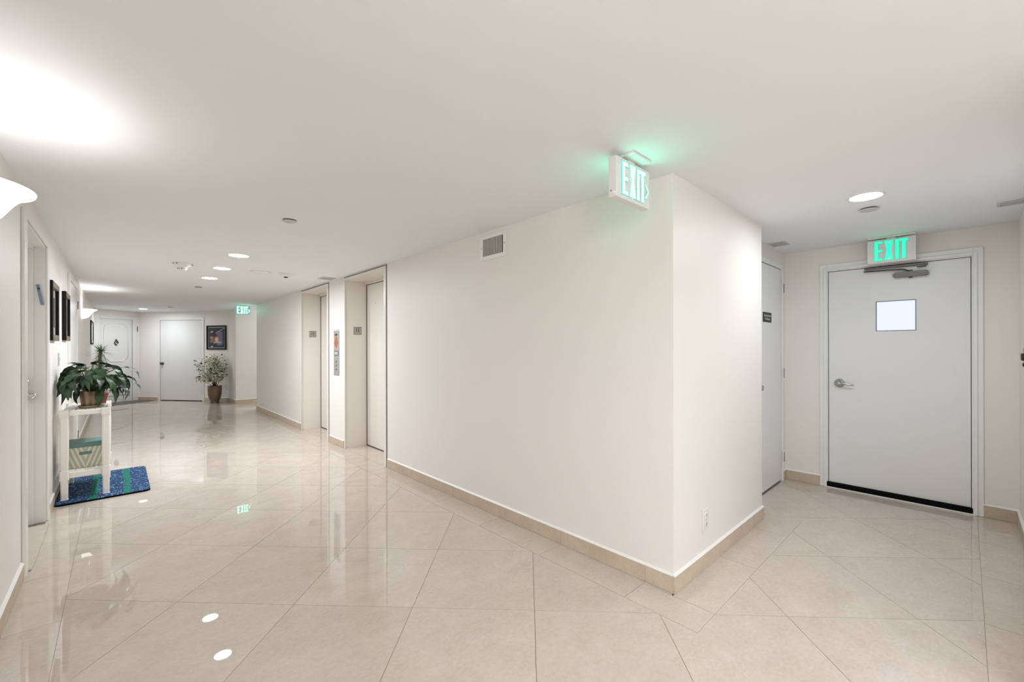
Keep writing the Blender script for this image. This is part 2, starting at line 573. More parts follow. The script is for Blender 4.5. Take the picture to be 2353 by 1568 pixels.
def night_print():
    """flat print: dark sky with blurred lit shapes (picture surface is 0.37 x 0.64, origin at its middle)"""
    nt, b, x, y, z, tc = new_mat('night_print', 0.12)
    nz = nt.nodes.new('ShaderNodeTexNoise')
    nz.inputs['Scale'].default_value = 26
    nz.inputs['Detail'].default_value = 6
    nt.links.new(tc.outputs['Object'], nz.inputs['Vector'])
    nzs = math_node(nt, 'MULTIPLY_ADD', nz.outputs['Fac'], 0.10, -0.05)

    def blob(cx, cz, rx, rz, soft):
        dx = math_node(nt, 'MAXIMUM', math_node(nt, 'SUBTRACT', math_node(nt, 'ABSOLUTE', math_node(nt, 'SUBTRACT', math_node(nt, 'ADD', x, nzs), cx)), rx), 0.0)
        dz = math_node(nt, 'MAXIMUM', math_node(nt, 'SUBTRACT', math_node(nt, 'ABSOLUTE', math_node(nt, 'SUBTRACT', math_node(nt, 'ADD', z, nzs), cz)), rz), 0.0)
        d = math_node(nt, 'ADD', dx, dz)
        return math_node(nt, 'SUBTRACT', 1.0, math_node(nt, 'MINIMUM', math_node(nt, 'DIVIDE', d, soft), 1.0))

    col = mix_node(nt, math_node(nt, 'MULTIPLY_ADD', x, 2.2, 0.5), (0.018, 0.016, 0.018, 1), (0.035, 0.045, 0.09, 1))
    for (cx, cz, rx, rz, sf, c) in ((0.08, -0.02, 0.04, 0.16, 0.05, (0.16, 0.17, 0.26, 1)), (0.0, -0.06, 0.05, 0.05, 0.04, (0.32, 0.12, 0.09, 1)),
                                    (0.01, -0.06, 0.018, 0.055, 0.025, (0.75, 0.48, 0.30, 1)), (0.025, 0.09, 0.012, 0.05, 0.025, (0.30, 0.07, 0.07, 1)),
                                    (0.03, -0.13, 0.09, 0.006, 0.02, (0.45, 0.38, 0.42, 1)), (-0.11, 0.15, 0.025, 0.012, 0.015, (0.42, 0.36, 0.30, 1)),
                                    (-0.11, 0.0, 0.025, 0.025, 0.02, (0.34, 0.24, 0.13, 1)), (-0.11, -0.09, 0.025, 0.03, 0.02, (0.20, 0.17, 0.15, 1)),
                                    (-0.105, -0.24, 0.015, 0.01, 0.015, (0.6, 0.6, 0.58, 1))):
        col = mix_node(nt, blob(cx, cz, rx, rz, sf), col, c)
    # rising pale roof line
    ln = math_node(nt, 'ABSOLUTE', math_node(nt, 'SUBTRACT', z, math_node(nt, 'MULTIPLY_ADD', x, 0.62, 0.13)))
    on = math_node(nt, 'MULTIPLY', math_node(nt, 'LESS_THAN', ln, 0.007), math_node(nt, 'GREATER_THAN', x, -0.02))
    col = mix_node(nt, on, col, (0.55, 0.50, 0.50, 1))
    nt.links.new(col, b.inputs['Base Color'])


night_print()

# ================================================================== SETTING
G = 0.0013       # half a grout joint


def clip_convex(poly, tile):
    """Sutherland-Hodgman: poly (any) clipped by the convex counter-clockwise tile"""
    out = poly
    n = len(tile)
    for i in range(n):
        ax, ay = tile[i]
        bx, by = tile[(i + 1) % n]
        inp, out = out, []
        if not inp:
            break
        side = lambda p: (bx - ax) * (p[1] - ay) - (by - ay) * (p[0] - ax)
        for k in range(len(inp)):
            p, q = inp[k], inp[(k + 1) % len(inp)]
            sp_, sq = side(p), side(q)
            if sp_ >= 0:
                out.append(p)
            if (sp_ > 0 > sq) or (sp_ < 0 < sq):
                t = sp_ / (sp_ - sq)
                out.append((p[0] + (q[0] - p[0]) * t, p[1] + (q[1] - p[1]) * t))
    res = []
    for p in out:
        if not res or math.hypot(p[0] - res[-1][0], p[1] - res[-1][1]) > 1e-5:
            res.append(p)
    if len(res) > 1 and math.hypot(res[0][0] - res[-1][0], res[0][1] - res[-1][1]) < 1e-5:
        res.pop()
    return res


def area(p):
    return 0.5 * sum(p[i][0] * p[(i + 1) % len(p)][1] - p[(i + 1) % len(p)][0] * p[i][1] for i in range(len(p)))


def build_floor():
    fb = MB()
    fb.box(-1.0, 6.0, YBACK - 0.3, 16.2, -0.15, -0.0022)
    fl = struct('floor', fb, 'grout', 'polished beige stone floor laid diagonally between straight borders')
    # diagonal field
    s, u0, v0 = 0.6565, 2.256, -0.037
    r2 = math.sqrt(0.5)
    field = [(-0.216, YBACK), (3.9, YBACK), (3.9, YR - 0.2), (2.075, YR - 0.2), (2.075, -0.062), (XE, -0.062), (XE, YA), (4.0, YA), (4.0, 0.898), (2.0735, 0.898),
             (2.0745, 11.05), (4.2, 11.05), (4.2, 12.4), (COLX, COLY), (2.14, 13.2), (0.42, 15.31), (-0.216, 14.82)]
    whole = None
    for i in range(-6, 24):
        for j in range(-10, 24):
            ua, ub = u0 + i * s, u0 + (i + 1) * s
            va, vb = v0 + j * s, v0 + (j + 1) * s
            sh = lambda v: 0.006 * v
            uv = [(ua + G + sh(va), va + G), (ub - G + sh(va), va + G), (ub - G + sh(vb), vb - G), (ua + G + sh(vb), vb - G)]
            quad = [((u - v) * r2, (u + v) * r2) for u, v in uv]
            cx = sum(p[0] for p in quad) / 4
            cy = sum(p[1] for p in quad) / 4
            # only what can be seen from the camera or in the floor's own neighbourhood
            if cy < -2.4 or (cx < -1 or cx > 6):
                continue
            p = clip_convex(field, quad)
            if len(p) < 3 or abs(area(p)) < 0.0008:
                continue
            is_whole = abs(abs(area(p)) - (s - 2 * G) ** 2) < 1e-5
            if is_whole and whole is not None:
                me = whole
            else:
                mb = MB()
                mb.prism([(a - cx, b - cy) for a, b in p], -0.009, 0.0)
                me = mb.mesh('tile')
                me.materials.append(M['floor_tile'])
                if is_whole:
                    whole = me
            ob = bpy.data.objects.new('tile', me)
            C.objects.link(ob)
            ob.parent = fl
            ob.location = (cx, cy, 0)

    def rect(x0, x1, y0, y1):
        mb = MB()
        cx, cy = (x0 + x1) / 2, (y0 + y1) / 2
        mb.box(x0 + G - cx, x1 - G - cx, y0 + G - cy, y1 - G - cy, -0.009, 0)
        me = mb.mesh('border_tile')
        me.materials.append(M['floor_tile'])
        ob = bpy.data.objects.new('border_tile', me)
        C.objects.link(ob)
        ob.parent = fl
        ob.location = (cx, cy, 0)

    def runs(a, b, first, step):
        k = math.ceil((a - first) / step - 1e-6)
        cuts = [a]
        while first + k * step < b - 0.03:
            c = first + k * step
            if c > a + 0.03:
                cuts.append(c)
            k += 1
        cuts.append(b)
        return list(zip(cuts[:-1], cuts[1:]))

    for a, b in runs(-1.5, 14.6, 3.18, 0.662):
        rect(XL, -0.216, a, b)
    for a, b in runs(1.307, YF, 1.307, 0.6585):
        rect(2.075, XC, a, b)
    rect(2.075, 2.287, 0.898, 1.307)
    rect(2.287, XC, YB - 0.01, 1.307)
    for a, b in runs(2.287, 4.0, 2.287, 0.66):
        rect(a, b, 0.898, YB if a < XR - 0.3 else YA)
    for a, b in runs(2.075, XE, 3.205, 0.66):
        rect(a, b, YR, -0.062)
    rect(2.075, XC, YR - 0.2, YR)
    for y0, y1 in ((4.66, 5.90), (6.53, 7.80)):      # elevator thresholds
        ym = (y0 + y1) / 2
        rect(XC, 2.64, y0, ym)
        rect(XC, 2.64, ym, y1)
    return fl


floor = build_floor()

cb = MB()
cb.box(-1.0, 6.0, YBACK - 0.3, 16.2, H, H + 0.12)
struct('ceiling', cb, 'ceiling_paint', 'plain white painted ceiling')

# left wall with the opening of the recessed door
D1A, D1B, D1T = 4.015, 5.095, 2.235
wb = MB()
wb.box(XL - 0.25, XL, YBACK, D1A, -0.01, H)
wb.box(XL - 0.25, XL, D1A, D1B, D1T, H)
wb.box(XL - 0.25, XL, D1B, FL.y + 0.2, -0.01, H)
struct('wall_left', wb, 'wall_paint')

# centre wall with two elevator openings; its return face and the stub beside the closet door
E1 = (4.640, 5.925)
E2 = (6.505, 7.815)
ETOP = 2.388
wb = MB()
wb.box(XC, XC + 0.42, YB, E1[0], -0.01, H)
wb.box(XC, XC + 0.42, E1[1], E2[0], -0.01, H)
wb.box(XC, XC + 0.42, E2[1], YF, -0.01, H)
for a, b in (E1, E2):
    wb.box(XC, XC + 0.42, a, b, ETOP, H)
wb.box(XC + 0.42, XR, YB, YA + 0.1, -0.01, H)
struct('wall_center', wb, 'wall_paint')

wb = MB()
wb.box(XR, 4.165, YA, YA + 0.15, -0.01, H)
wb.box(5.072, XE + 0.2, YA, YA + 0.15, -0.01, H)
wb.box(4.165, 5.072, YA, YA + 0.15, 2.215, H)
struct('wall_alcove', wb, 'wall_paint')

EXA, EXB, EXT = -0.045, 0.955, 2.168
wb = MB()
wb.box(XE, XE + 0.2, YR - 0.2, EXA, -0.01, H)
wb.box(XE, XE + 0.2, EXB, YA, -0.01, H)
wb.box(XE, XE + 0.2, EXA, EXB, EXT, H)
struct('wall_exit', wb, 'wall_paint')

wb = MB()
wb.box(XC, XE, YR - 0.2, YR, -0.01, H)
struct('wall_right', wb, 'wall_paint')
wb = MB()
wb.box(3.9, 4.1, YBACK, YR - 0.2, -0.01, H)
struct('wall_side', wb, 'wall_paint')
wb = MB()
wb.box(XL - 0.25, 4.1, YBACK - 0.2, YBACK, -0.01, H)
struct('wall_back', wb, 'wall_paint')

# far end: two angled walls, a short return and the column with the branch corridor beside it
FD = (FB - FA).normalized()
FN = Vector((-FD.y, FD.x, 0)) * -1.0           # towards the camera
AD = (FA - FL).normalized()
AN = Vector((AD.y, -AD.x, 0))
if FN.y > 0: FN = -FN
if AN.y > 0: AN = -AN
LF = (FB - FA).length
LA = (FA - FL).length


def frame(origin, d, n):
    """local x along the wall, local y out of the wall, z up"""
    return Matrix(((d.x, n.x, 0, origin.x), (d.y, n.y, 0, origin.y), (0, 0, 1, 0), (0, 0, 0, 1)))


TF = frame(FA, FD, FN)
TA = frame(FL, AD, AN)
FDOOR = (0.645, 1.925, 2.165)      # far door opening along the far wall
ADOOR = (0.11, 0.895, 2.17)
wb = MB(); wb.T = TF
wb.box(-0.2, FDOOR[0], -0.2, 0, -0.01, H)
wb.box(FDOOR[1], LF + 0.02, -0.2, 0, -0.01, H)
wb.box(FDOOR[0], FDOOR[1], -0.2, 0, FDOOR[2], H)
struct('wall_far', wb, 'wall_paint')
wb = MB(); wb.T = TA
wb.box(-0.3, ADOOR[0], -0.2, 0, -0.01, H)
wb.box(ADOOR[1], LA, -0.2, 0, -0.01, H)
wb.box(ADOOR[0], ADOOR[1], -0.2, 0, ADOOR[2], H)
struct('wall_angled', wb, 'wall_paint')
wb = MB()
wb.prism([(COLX, COLY), (4.2, COLY - 0.18), (4.2, 13.4), (2.34, 13.4), (2.14, 13.2)], -0.01, H)
struct('wall_column', wb, 'wall_paint')
wb = MB()
wb.box(4.2, 4.4, YF - 0.3, 13.4, -0.01, H)
wb.box(XC + 0.42, 4.2, YF - 0.15, YF, -0.01, H)
struct('wall_branch', wb, 'wall_paint')

# ------------------------------------------------------------------ baseboards of stone pieces with a white cap
BH, BT = 0.098, 0.013


def baseboard(name, runs_):
    """runs_: list of (p0, p1, outward normal, joints) on the floor plan"""
    root = None
    for p0, p1, nrm, joints in runs_:
        p0, p1, n = Vector((*p0, 0)), Vector((*p1, 0)), Vector((*nrm, 0)).normalized()
        d = (p1 - p0)
        Ln = d.length
        d.normalize()
        cap = MB()
        cap.T = frame(p0, d, n)
        cap.add([(0, 0, BH), (Ln, 0, BH), (Ln, BT + 0.001, BH), (0, BT + 0.001, BH), (0, 0, BH + 0.012), (Ln, 0, BH + 0.012), (Ln, BT - 0.004, BH + 0.005), (0, BT - 0.004, BH + 0.005)],
                [(0, 1, 2, 3), (4, 5, 6, 7), (3, 2, 6, 7), (0, 1, 5, 4), (0, 3, 7, 4), (1, 2, 6, 5)])
        if root is None:
            root = tag(cap.build(name, 'cap_white'), kind='structure')
        else:
            cap.build('cap', 'cap_white', root)
        cuts = [0] + sorted(j for j in joints if 0.03 < j < Ln - 0.03) + [Ln]
        for a, b in zip(cuts[:-1], cuts[1:]):
            mb = MB()
            mb.T = frame(p0, d, n)
            mb.bbox(a + 0.0009, b - 0.0009, 0.0, BT, 0.0008, BH, 0.0012)
            mb.build('stone_piece', 'base_tile', root)
    return root


def js(first, step, a, b):
    out = []
    x = first - 40 * step
    while x < b:
        if x > a:
            out.append(x - a)
        x += step
    return out


baseboard('baseboard_left', [((XL, 1.2), (XL, 3.895), (1, 0), js(3.18, 0.662, 1.2, 3.9)),
                             ((XL, 5.215), (XL, 7.13), (1, 0), js(3.18, 0.662, 5.215, 7.13)),
                             ((XL, 8.42), (XL, 14.6), (1, 0), js(3.18, 0.662, 8.42, 14.6))])
baseboard('baseboard_center', [((XC, YB), (XC, E1[0] - 0.012), (-1, 0), [y - YB for y in (1.31, 1.968, 2.634, 3.288, 3.95, 4.6)]),
                               ((XC, E1[1] + 0.012), (XC, E2[0] - 0.012), (-1, 0), []),
                               ((XC, E2[1] + 0.012), (XC, YF), (-1, 0), js(1.31, 0.658, E2[1] + 0.012, YF))])
baseboard('baseboard_return', [((XC - BT, YB), (XR + BT, YB), (0, -1), [2.29 - XC + BT + 0.66, 2.29 - XC + BT + 1.32])])
baseboard('baseboard_exit', [((XE, EXB + 0.02), (XE, YA), (-1, 0), []), ((XE, YR), (XE, EXA - 0.022), (-1, 0), [])])
baseboard('baseboard_alcove', [((5.115, YA), (XE, YA), (0, -1), [])])
baseboard('baseboard_right', [((XC, YR), (XE, YR), (0, 1), js(3.205, 0.66, XC, XE)), ((XC, YR - 0.2), (XC, YR + BT), (-1, 0), [])])
fp = lambda s: tuple((FA + FD * s)[:2])
ap = lambda s: tuple((FL + AD * s)[:2])
baseboard('baseboard_far', [(fp(0.0), fp(FDOOR[0] - 0.06), FN[:2], []), (fp(FDOOR[1] + 0.06), fp(LF), FN[:2], [])])
baseboard('baseboard_angled', [(ap(1.0), ap(LA), AN[:2], [])])
cn = Vector((COLX - 2.14, COLY - 13.2)).normalized()
baseboard('baseboard_column', [((2.14, 13.2), (COLX, COLY), (-1, -0.05), []), ((COLX - BT, COLY), (3.6, COLY - 0.127), (-0.089, -1), [0.66, 1.3])])

# ================================================================== DOORS (part of the room)


def lever_parts(parent, base, n, along, z_axis=Vector((0, 0, 1)), length=0.115, metal='steel'):
    """round rose and a bent lever; base on the door face, n out of the door, along the lever's direction"""
    base, n, along = Vector(base), Vector(n), Vector(along)
    T = Matrix(((along.x, z_axis.x, n.x, base.x), (along.y, z_axis.y, n.y, base.y), (along.z, z_axis.z, n.z, base.z), (0, 0, 0, 1)))
    mb = MB(); mb.T = T
    mb.lathe([(0.0, 0.0), (0.042, 0.0), (0.042, 0.006), (0.035, 0.013), (0.022, 0.016), (0.016, 0.03), (0.021, 0.045), (0.02, 0.056), (0.011, 0.062), (0.0, 0.063)], 24)
    rose = mb.build('lever_rose', metal, parent)
    mb = MB(); mb.T = T
    pts = [(0.006, 0.0, 0.052), (0.03, 0.0, 0.056), (0.06, -0.004, 0.056), (0.09, -0.011, 0.052), (length, -0.013, 0.047)]
    mb.tube(pts, [0.010, 0.0085, 0.008, 0.0075, 0.005], 10, flat=0.75)
    mb.build('lever', metal, parent)


# door 1: recessed, in the left wall
d1 = MB()
XLEAF = XL - 0.105
d1.box(XLEAF - 0.045, XLEAF, D1A, D1B, 0.014, D1T)
door1 = struct('door_1', d1, 'door_paint', 'recessed white apartment door in the left wall beside the plant stand')
mb = MB()      # jamb with a stop
JT = 0.02
for y0, y1 in ((D1A, D1A + JT), (D1B - JT, D1B)):
    mb.box(XLEAF, XL + 0.001, y0, y1, 0, D1T)
mb.box(XLEAF, XL + 0.001, D1A + JT, D1B - JT, D1T - JT, D1T)
mb.box(XLEAF, XL - 0.062, D1A + JT, D1A + JT + 0.012, 0, D1T - JT)
mb.box(XLEAF, XL - 0.062, D1B - JT - 0.012, D1B - JT, 0, D1T - JT)
mb.box(XLEAF, XL - 0.062, D1A + JT + 0.012, D1B - JT - 0.012, D1T - JT - 0.014, D1T - JT)
mb.build('jamb', 'trim_paint', door1)
mb = MB()
mb.bbox(XL, XL + 0.016, D1A - 0.115, D1A + 0.004, 0, D1T + 0.03, 0.004)
mb.bbox(XL, XL + 0.016, D1B - 0.004, D1B + 0.105, 0, D1T + 0.03, 0.004)
mb.bbox(XL, XL + 0.016, D1A + 0.0042, D1B - 0.0042, D1T - 0.004, D1T + 0.03, 0.004)
mb.build('casing', 'trim_paint', door1)
mb = MB()
mb.bbox(XLEAF - 0.02, XL + 0.03, D1A + 0.001, D1B - 0.13, 0.0005, 0.014, 0.004)
mb.build('stone_saddle', 'floor_tile', door1)
lever_parts(door1, (XLEAF, D1B - 0.085, 1.03), (1, 0, 0), (0, -1, 0))
mb = MB()
mb.T = Matrix.Translation((XLEAF, D1B - 0.085, 1.135)) @ Matrix.Rotation(R(90), 4, 'Y')
mb.lathe([(0, 0), (0.028, 0), (0.028, 0.018), (0.022, 0.026), (0, 0.027)], 20)
mb.build('deadbolt', 'steel', door1)

# slanted case on the jamb of door 1
mz = thing('doorpost_case', 'small blue-grey case fixed at a slant on the doorpost of the recessed door', 'case', (-0.457, D1B - JT, 1.835))
mb = MB()
mb.T = Matrix.Translation((-0.457, D1B - JT - 0.006, 1.835)) @ Matrix.Rotation(R(-9), 4, 'Y')
mb.bbox(-0.010, 0.010, -0.006, 0.006, -0.082, 0.082, 0.003)
mb.build('case_body', 'mezuzah_blue', mz)
mb = MB()
mb.T = Matrix.Translation((-0.457, D1B - JT - 0.0125, 1.835)) @ Matrix.Rotation(R(-9), 4, 'Y')
mb.box(-0.006, 0.006, -0.001, 0.0008, 0.042, 0.056)
mb.build('emblem', 'black_print', mz)

# door 2: flush white door further along the left wall
D2A, D2B, D2T = 7.235, 8.33, 2.225
mb = MB()
mb.bbox(XL + 0.001, XL + 0.012, D2A + 0.004, D2B - 0.004, 0.012, D2T - 0.004, 0.002)
door2 = struct('door_2', mb, 'door_paint', 'flush white door in the left wall behind the two tall pictures')
mb = MB()
mb.box(XL + 0.0005, XL + 0.004, D2A, D2B, 0.0, D2T)
mb.build('shadow_gap', 'dark_gap', door2)
mb = MB()
mb.bbox(XL, XL + 0.022, D2A - 0.09, D2A, 0, D2T + 0.075, 0.003)
mb.bbox(XL, XL + 0.022, D2B, D2B + 0.09, 0, D2T + 0.075, 0.003)
mb.bbox(XL, XL + 0.022, D2A, D2B, D2T, D2T + 0.075, 0.003)
mb.build('casing', 'trim_paint', door2)
for z in (0.22, 1.1, 2.0):
    mb = MB(); mb.T = Matrix.Translation((XL + 0.024, D2B + 0.01, z))
    mb.tube([(0, 0, -0.055), (0, 0, 0.055)], 0.007, 8)
    mb.build('hinge', 'dark_steel', door2)
lever_parts(door2, (XL + 0.012, D2A + 0.07, 1.03), (1, 0, 0), (0, 1, 0))


# elevators in the centre wall
def elevator(name, a, b, label):
    root = MB()
    X0, X1 = XC - 0.010, 2.628
    ym = (a + b) / 2
    root.box(X1, X1 + 0.05, a, ym - 0.0015, 0.006, ETOP)        # leaf pair behind the frame
    d = struct(name, root, 'elevator_paint', label)
    mb = MB()
    mb.box(X1, X1 + 0.05, ym + 0.0015, b, 0.006, ETOP)
    mb.build('door_leaf', 'elevator_paint', d)
    # dark shadow gap around the frame
    gp = MB()
    g = 0.014
    gp.box(XC - 0.004, XC + 0.02, a, a + g, 0, ETOP)
    gp.box(XC - 0.004, XC + 0.02, b - g, b, 0, ETOP)
    gp.box(XC - 0.004, XC + 0.02, a + g, b - g, ETOP - 0.018, ETOP)
    gp.build('shadow_gap', 'grey_gap', d)
    fr = MB()
    w_, tz = 0.013, ETOP - 0.016
    head = 2.345
    fr.box(X0, X1, a + g, a + g + w_, 0, tz)                    # near jamb
    fr.box(X0, X1, b - g - w_, b - g, 0, tz)                    # far jamb
    fr.box(X0, X1, a + g + w_, b - g - w_, head, tz)            # head
    fr.box(X1 - 0.022, X1, a + g + w_, b - g - w_, 2.312, head)  # transom strip
    fr.build('jamb', 'elevator_paint', d)
    lip = MB()
    lw = 0.05
    lip.bbox(X0 - 0.003, X0 + 0.001, a + g, a + g + lw, 0.0005, tz, 0.001)
    lip.bbox(X0 - 0.003, X0 + 0.001, b - g - 0.03, b - g, 0.0005, tz, 0.001)
    lip.bbox(X0 - 0.003, X0 + 0.001, a + g + lw, b - g - 0.03, head - 0.002, tz, 0.001)
    lip.build('frame_lip', 'trim_paint', d)
    dk = MB()
    yj = b - g - w_
    dk.box(X1 - 0.004, X1, yj - 0.014, yj, 0.004, 2.312)
    dk.box(X1 - 0.004, X1, a + g + w_, yj, 0.0005, 0.012)
    dk.box(X1 - 0.003, X1, a + g + w_, yj, 2.306, 2.312)
    dk.build('door_gap', 'dark_gap', d)
    # floor number plate on the far jamb
    pl = MB()
    pl.bbox(2.435, 2.55, yj - 0.003, yj, 1.593, 1.703, 0.0012)
    plate = pl.build('number_plate', 'brushed_steel', d)
    tx = MB()
    vs, fs = text_verts('11', 0.078, bold=True)
    tx.add([(2.4925 + p[0] * 0.75, yj - 0.0036, 1.652 + p[1]) for p in vs], fs)
    tx.build('number', 'black_print', plate)
    bd = MB()
    bd.box(2.437, 2.548, yj - 0.0034, yj - 0.003, 1.595, 1.599)
    bd.box(2.437, 2.548, yj - 0.0034, yj - 0.003, 1.697, 1.701)
    bd.box(2.437, 2.441, yj - 0.0034, yj - 0.003, 1.595, 1.701)
    bd.box(2.544, 2.548, yj - 0.0034, yj - 0.003, 1.595, 1.701)
    bd.build('plate_border', 'dark_steel', plate)
    return d


ev1 = elevator('door_3', E1[0], E1[1], 'cream elevator entrance nearer the camera, right of the call panel')
ev2 = elevator('door_4', E2[0], E2[1], 'cream elevator entrance farther down the hall, left of the call panel')
mb = MB()
mb.T = Matrix.Translation((2.628, 5.604, 2.03)) @ Matrix.Rotation(R(-90), 4, 'Y')
mb.lathe([(0, 0.001), (0.006, 0.001), (0.006, -0.002)], 12)
mb.build('key_hole', 'dark_gap', ev1)

# call panel between the elevators
cp = thing('call_panel', 'tall steel elevator call panel with emblem, floor display and buttons', 'call panel', (XC, 6.208, 1.0))
mb = MB()
mb.bbox(XC - 0.008, XC, 6.108, 6.308, 1.008, 1.655, 0.002)
mb.build('faceplate', 'brushed_steel', cp)
mb = MB()
mb.box(XC - 0.006, XC, 6.105, 6.311, 1.668, 1.676)
mb.build('top_strip', 'grille_grey', cp)


def on_panel(poly, matname, name, d=0.0088):
    """flat print on the panel: poly in (right, up) from the panel middle, right = towards the camera"""
    q = MB()
    q.add([(XC - d, 6.208 - u, 1.33 + v_) for u, v_ in poly], [tuple(range(len(poly)))])
    return q.build(name, matname, cp)


on_panel([(-0.085, 0.055), (0.085, 0.055), (0.085, 0.245), (-0.085, 0.245)], 'decal_pale', 'emblem_ground', 0.0084)
on_panel([(0.0, 0.075), (0.06, 0.145), (0.05, 0.20), (0.02, 0.225), (-0.02, 0.225), (-0.05, 0.20), (-0.06, 0.145)], 'decal_red', 'emblem_shield')
for sgn in (-1, 1):
    on_panel([(0, 0.068), (sgn * 0.012, 0.072), (sgn * 0.07, 0.15), (sgn * 0.065, 0.18), (sgn * 0.055, 0.15)], 'decal_brown', 'emblem_edge', 0.0092)
on_panel([(-0.012, 0.215), (0.012, 0.215), (0.008, 0.25), (-0.008, 0.25)], 'black_print', 'emblem_figure', 0.0094)
on_panel([(-0.06, 0.252), (0.06, 0.252), (0.035, 0.275), (0.0, 0.285), (-0.035, 0.275)], 'dark_steel', 'emblem_crest', 0.009)
on_panel([(-0.07, -0.035), (0.07, -0.035), (0.07, 0.03), (-0.07, 0.03)], 'panel_dark', 'display', 0.0094)
for u in (-0.035, 0.03):
    on_panel([(u - 0.016, -0.024), (u + 0.016, -0.024), (u + 0.016, 0.020), (u - 0.016, 0.020)], 'panel_digit', 'display_digit', 0.0100)
for v_ in (-0.125, -0.18, -0.235):
    mb = MB()
    mb.T = Matrix.Translation((XC - 0.008, 6.208, 1.33 + v_)) @ Matrix.Rotation(R(-90), 4, 'Y')
    mb.lathe([(0.0, 0.004), (0.012, 0.004), (0.016, 0.0)], 16)
    mb.build('call_button', 'dark_steel', cp)

# closet door in the alcove
mb = MB()
mb.box(4.17, 5.067, YA + 0.004, YA + 0.04, 0.016, 2.208)
door5 = struct('door_5', mb, 'cool_door_paint', 'narrow flush grey-white door in the alcove with a small black sign')
mb = MB()
mb.box(4.165, 5.072, YA + 0.02, YA + 0.06, 0.0, 2.2149)
mb.build('shadow_gap', 'dark_gap', door5)
mb = MB()
mb.bbox(5.074, 5.112, YA - 0.012, YA, 0, 2.262, 0.003)
mb.bbox(4.1635, 5.0735, YA - 0.012, YA, 2.214, 2.262, 0.003)
mb.bbox(4.10, 4.163, YA - 0.012, YA, 0, 2.262, 0.003)
mb.build('casing', 'cool_trim_paint', door5)
for z in (0.255, 1.13, 2.015):
    mb = MB()
    mb.bbox(5.060, 5.125, YA - 0.020, YA - 0.011, z - 0.068, z + 0.068, 0.002)
    hg = mb.build('hinge', 'cool_trim_paint', door5)
    mb = MB()
    mb.tube([(5.088, YA - 0.0195, z - 0.05), (5.088, YA - 0.0195, z + 0.05)], 0.005, 8)
    mb.build('hinge_pin', 'dark_steel', hg)
mb = MB()
mb.T = Matrix.Translation((4.285, YA + 0.004, 1.03)) @ Matrix.Rotation(R(90), 4, 'X')
mb.lathe([(0, 0), (0.032, 0), (0.032, 0.006), (0.014, 0.012), (0.013, 0.03), (0.026, 0.042), (0.028, 0.055), (0.018, 0.066), (0, 0.068)], 24)
mb.build('knob', 'steel', door5)
mb = MB()
mb.bbox(4.50, 4.745, YA - 0.001, YA + 0.005, 1.645, 1.74, 0.001)
sg = mb.build('sign_plate', 'black_print', door5)
for body, zz in (('Electrical Room', 1.708), ('No Storage', 1.676)):
    tx = MB()
    vs, fs = text_verts(body, 0.032, bold=True)
    tx.add([(4.6225 + p[0], YA - 0.0016, zz + p[1]) for p in vs], fs)
    tx.build('lettering', 'white_print', sg)

# exit door
XLF = XE + 0.012
mb = MB()
WY0, WY1, WZ0, WZ1 = 0.302, 0.578, 1.549, 1.829
mb.box(XLF, XLF + 0.045, -0.028, WY0, 0.018, 2.151)
mb.box(XLF, XLF + 0.045, WY1, 0.938, 0.018, 2.151)
mb.box(XLF, XLF + 0.045, WY0, WY1, 0.018, WZ0)
mb.box(XLF, XLF + 0.045, WY0, WY1, WZ1, 2.151)
door6 = struct('door_6', mb, 'cool_door_paint', 'grey-white exit door with a small window, lever and closer')
mb = MB()
mb.box(XLF + 0.018, XLF + 0.024, WY0, WY1, WZ0, WZ1)
mb.build('window_pane', 'pane_glow', door6)
mb = MB()
e = 0.006
mb.box(XLF - 0.002, XLF + 0.02, WY0, WY0 + e, WZ0, WZ1)
mb.box(XLF - 0.002, XLF + 0.02, WY1 - e, WY1, WZ0, WZ1)
mb.box(XLF - 0.002, XLF + 0.02, WY0 + e, WY1 - e, WZ0, WZ0 + e)
mb.box(XLF - 0.002, XLF + 0.02, WY0 + e, WY1 - e, WZ1 - e, WZ1)
mb.build('window_bead', 'pane_edge', door6)
mb = MB()
mb.box(XLF + 0.03, XLF + 0.06, EXA, -0.02, 0.0, EXT - 0.0005)
mb.box(XLF + 0.03, XLF + 0.06, 0.93, EXB, 0.0, EXT - 0.0005)
mb.box(XLF + 0.03, XLF + 0.06, -0.02, 0.93, 2.145, EXT - 0.0005)
mb.build('shadow_gap', 'vent_slat', door6)
mb = MB()      # steel frame with a raised inner step
for y0, y1, i0, i1 in ((EXA - 0.055, EXA + 0.004, EXA - 0.022, EXA + 0.004), (EXB - 0.004, EXB + 0.055, EXB - 0.004, EXB + 0.022)):
    mb.bbox(XE - 0.014, XE + 0.004, y0, y1, 0.0, EXT + 0.06, 0.003)
    mb.bbox(XE - 0.024, XE - 0.012, i0, i1, 0.0, EXT + 0.022, 0.003)
mb.bbox(XE - 0.014, XE + 0.004, EXA + 0.004, EXB - 0.004, EXT - 0.004, EXT + 0.06, 0.003)
mb.bbox(XE - 0.024, XE - 0.012, EXA + 0.004, EXB - 0.004, EXT - 0.004, EXT + 0.022, 0.003)
mb.build('casing', 'cool_trim_paint', door6)
mb = MB()
for y0, y1 in ((EXA + 0.0, EXA + 0.012), (EXB - 0.012, EXB - 0.0)):
    mb.box(XE - 0.006, XE + 0.06, y0, y1, 0.0, EXT)
mb.box(XE - 0.006, XE + 0.06, EXA + 0.012, EXB - 0.012, EXT - 0.012, EXT)
mb.build('jamb', 'cool_trim_paint', door6)
mb = MB()
mb.bbox(XLF - 0.034, XLF, -0.038, 0.957, 0.012, 0.056, 0.006)
mb.build('door_sweep', 'rubber_and_shade_black', door6)
mb = MB()
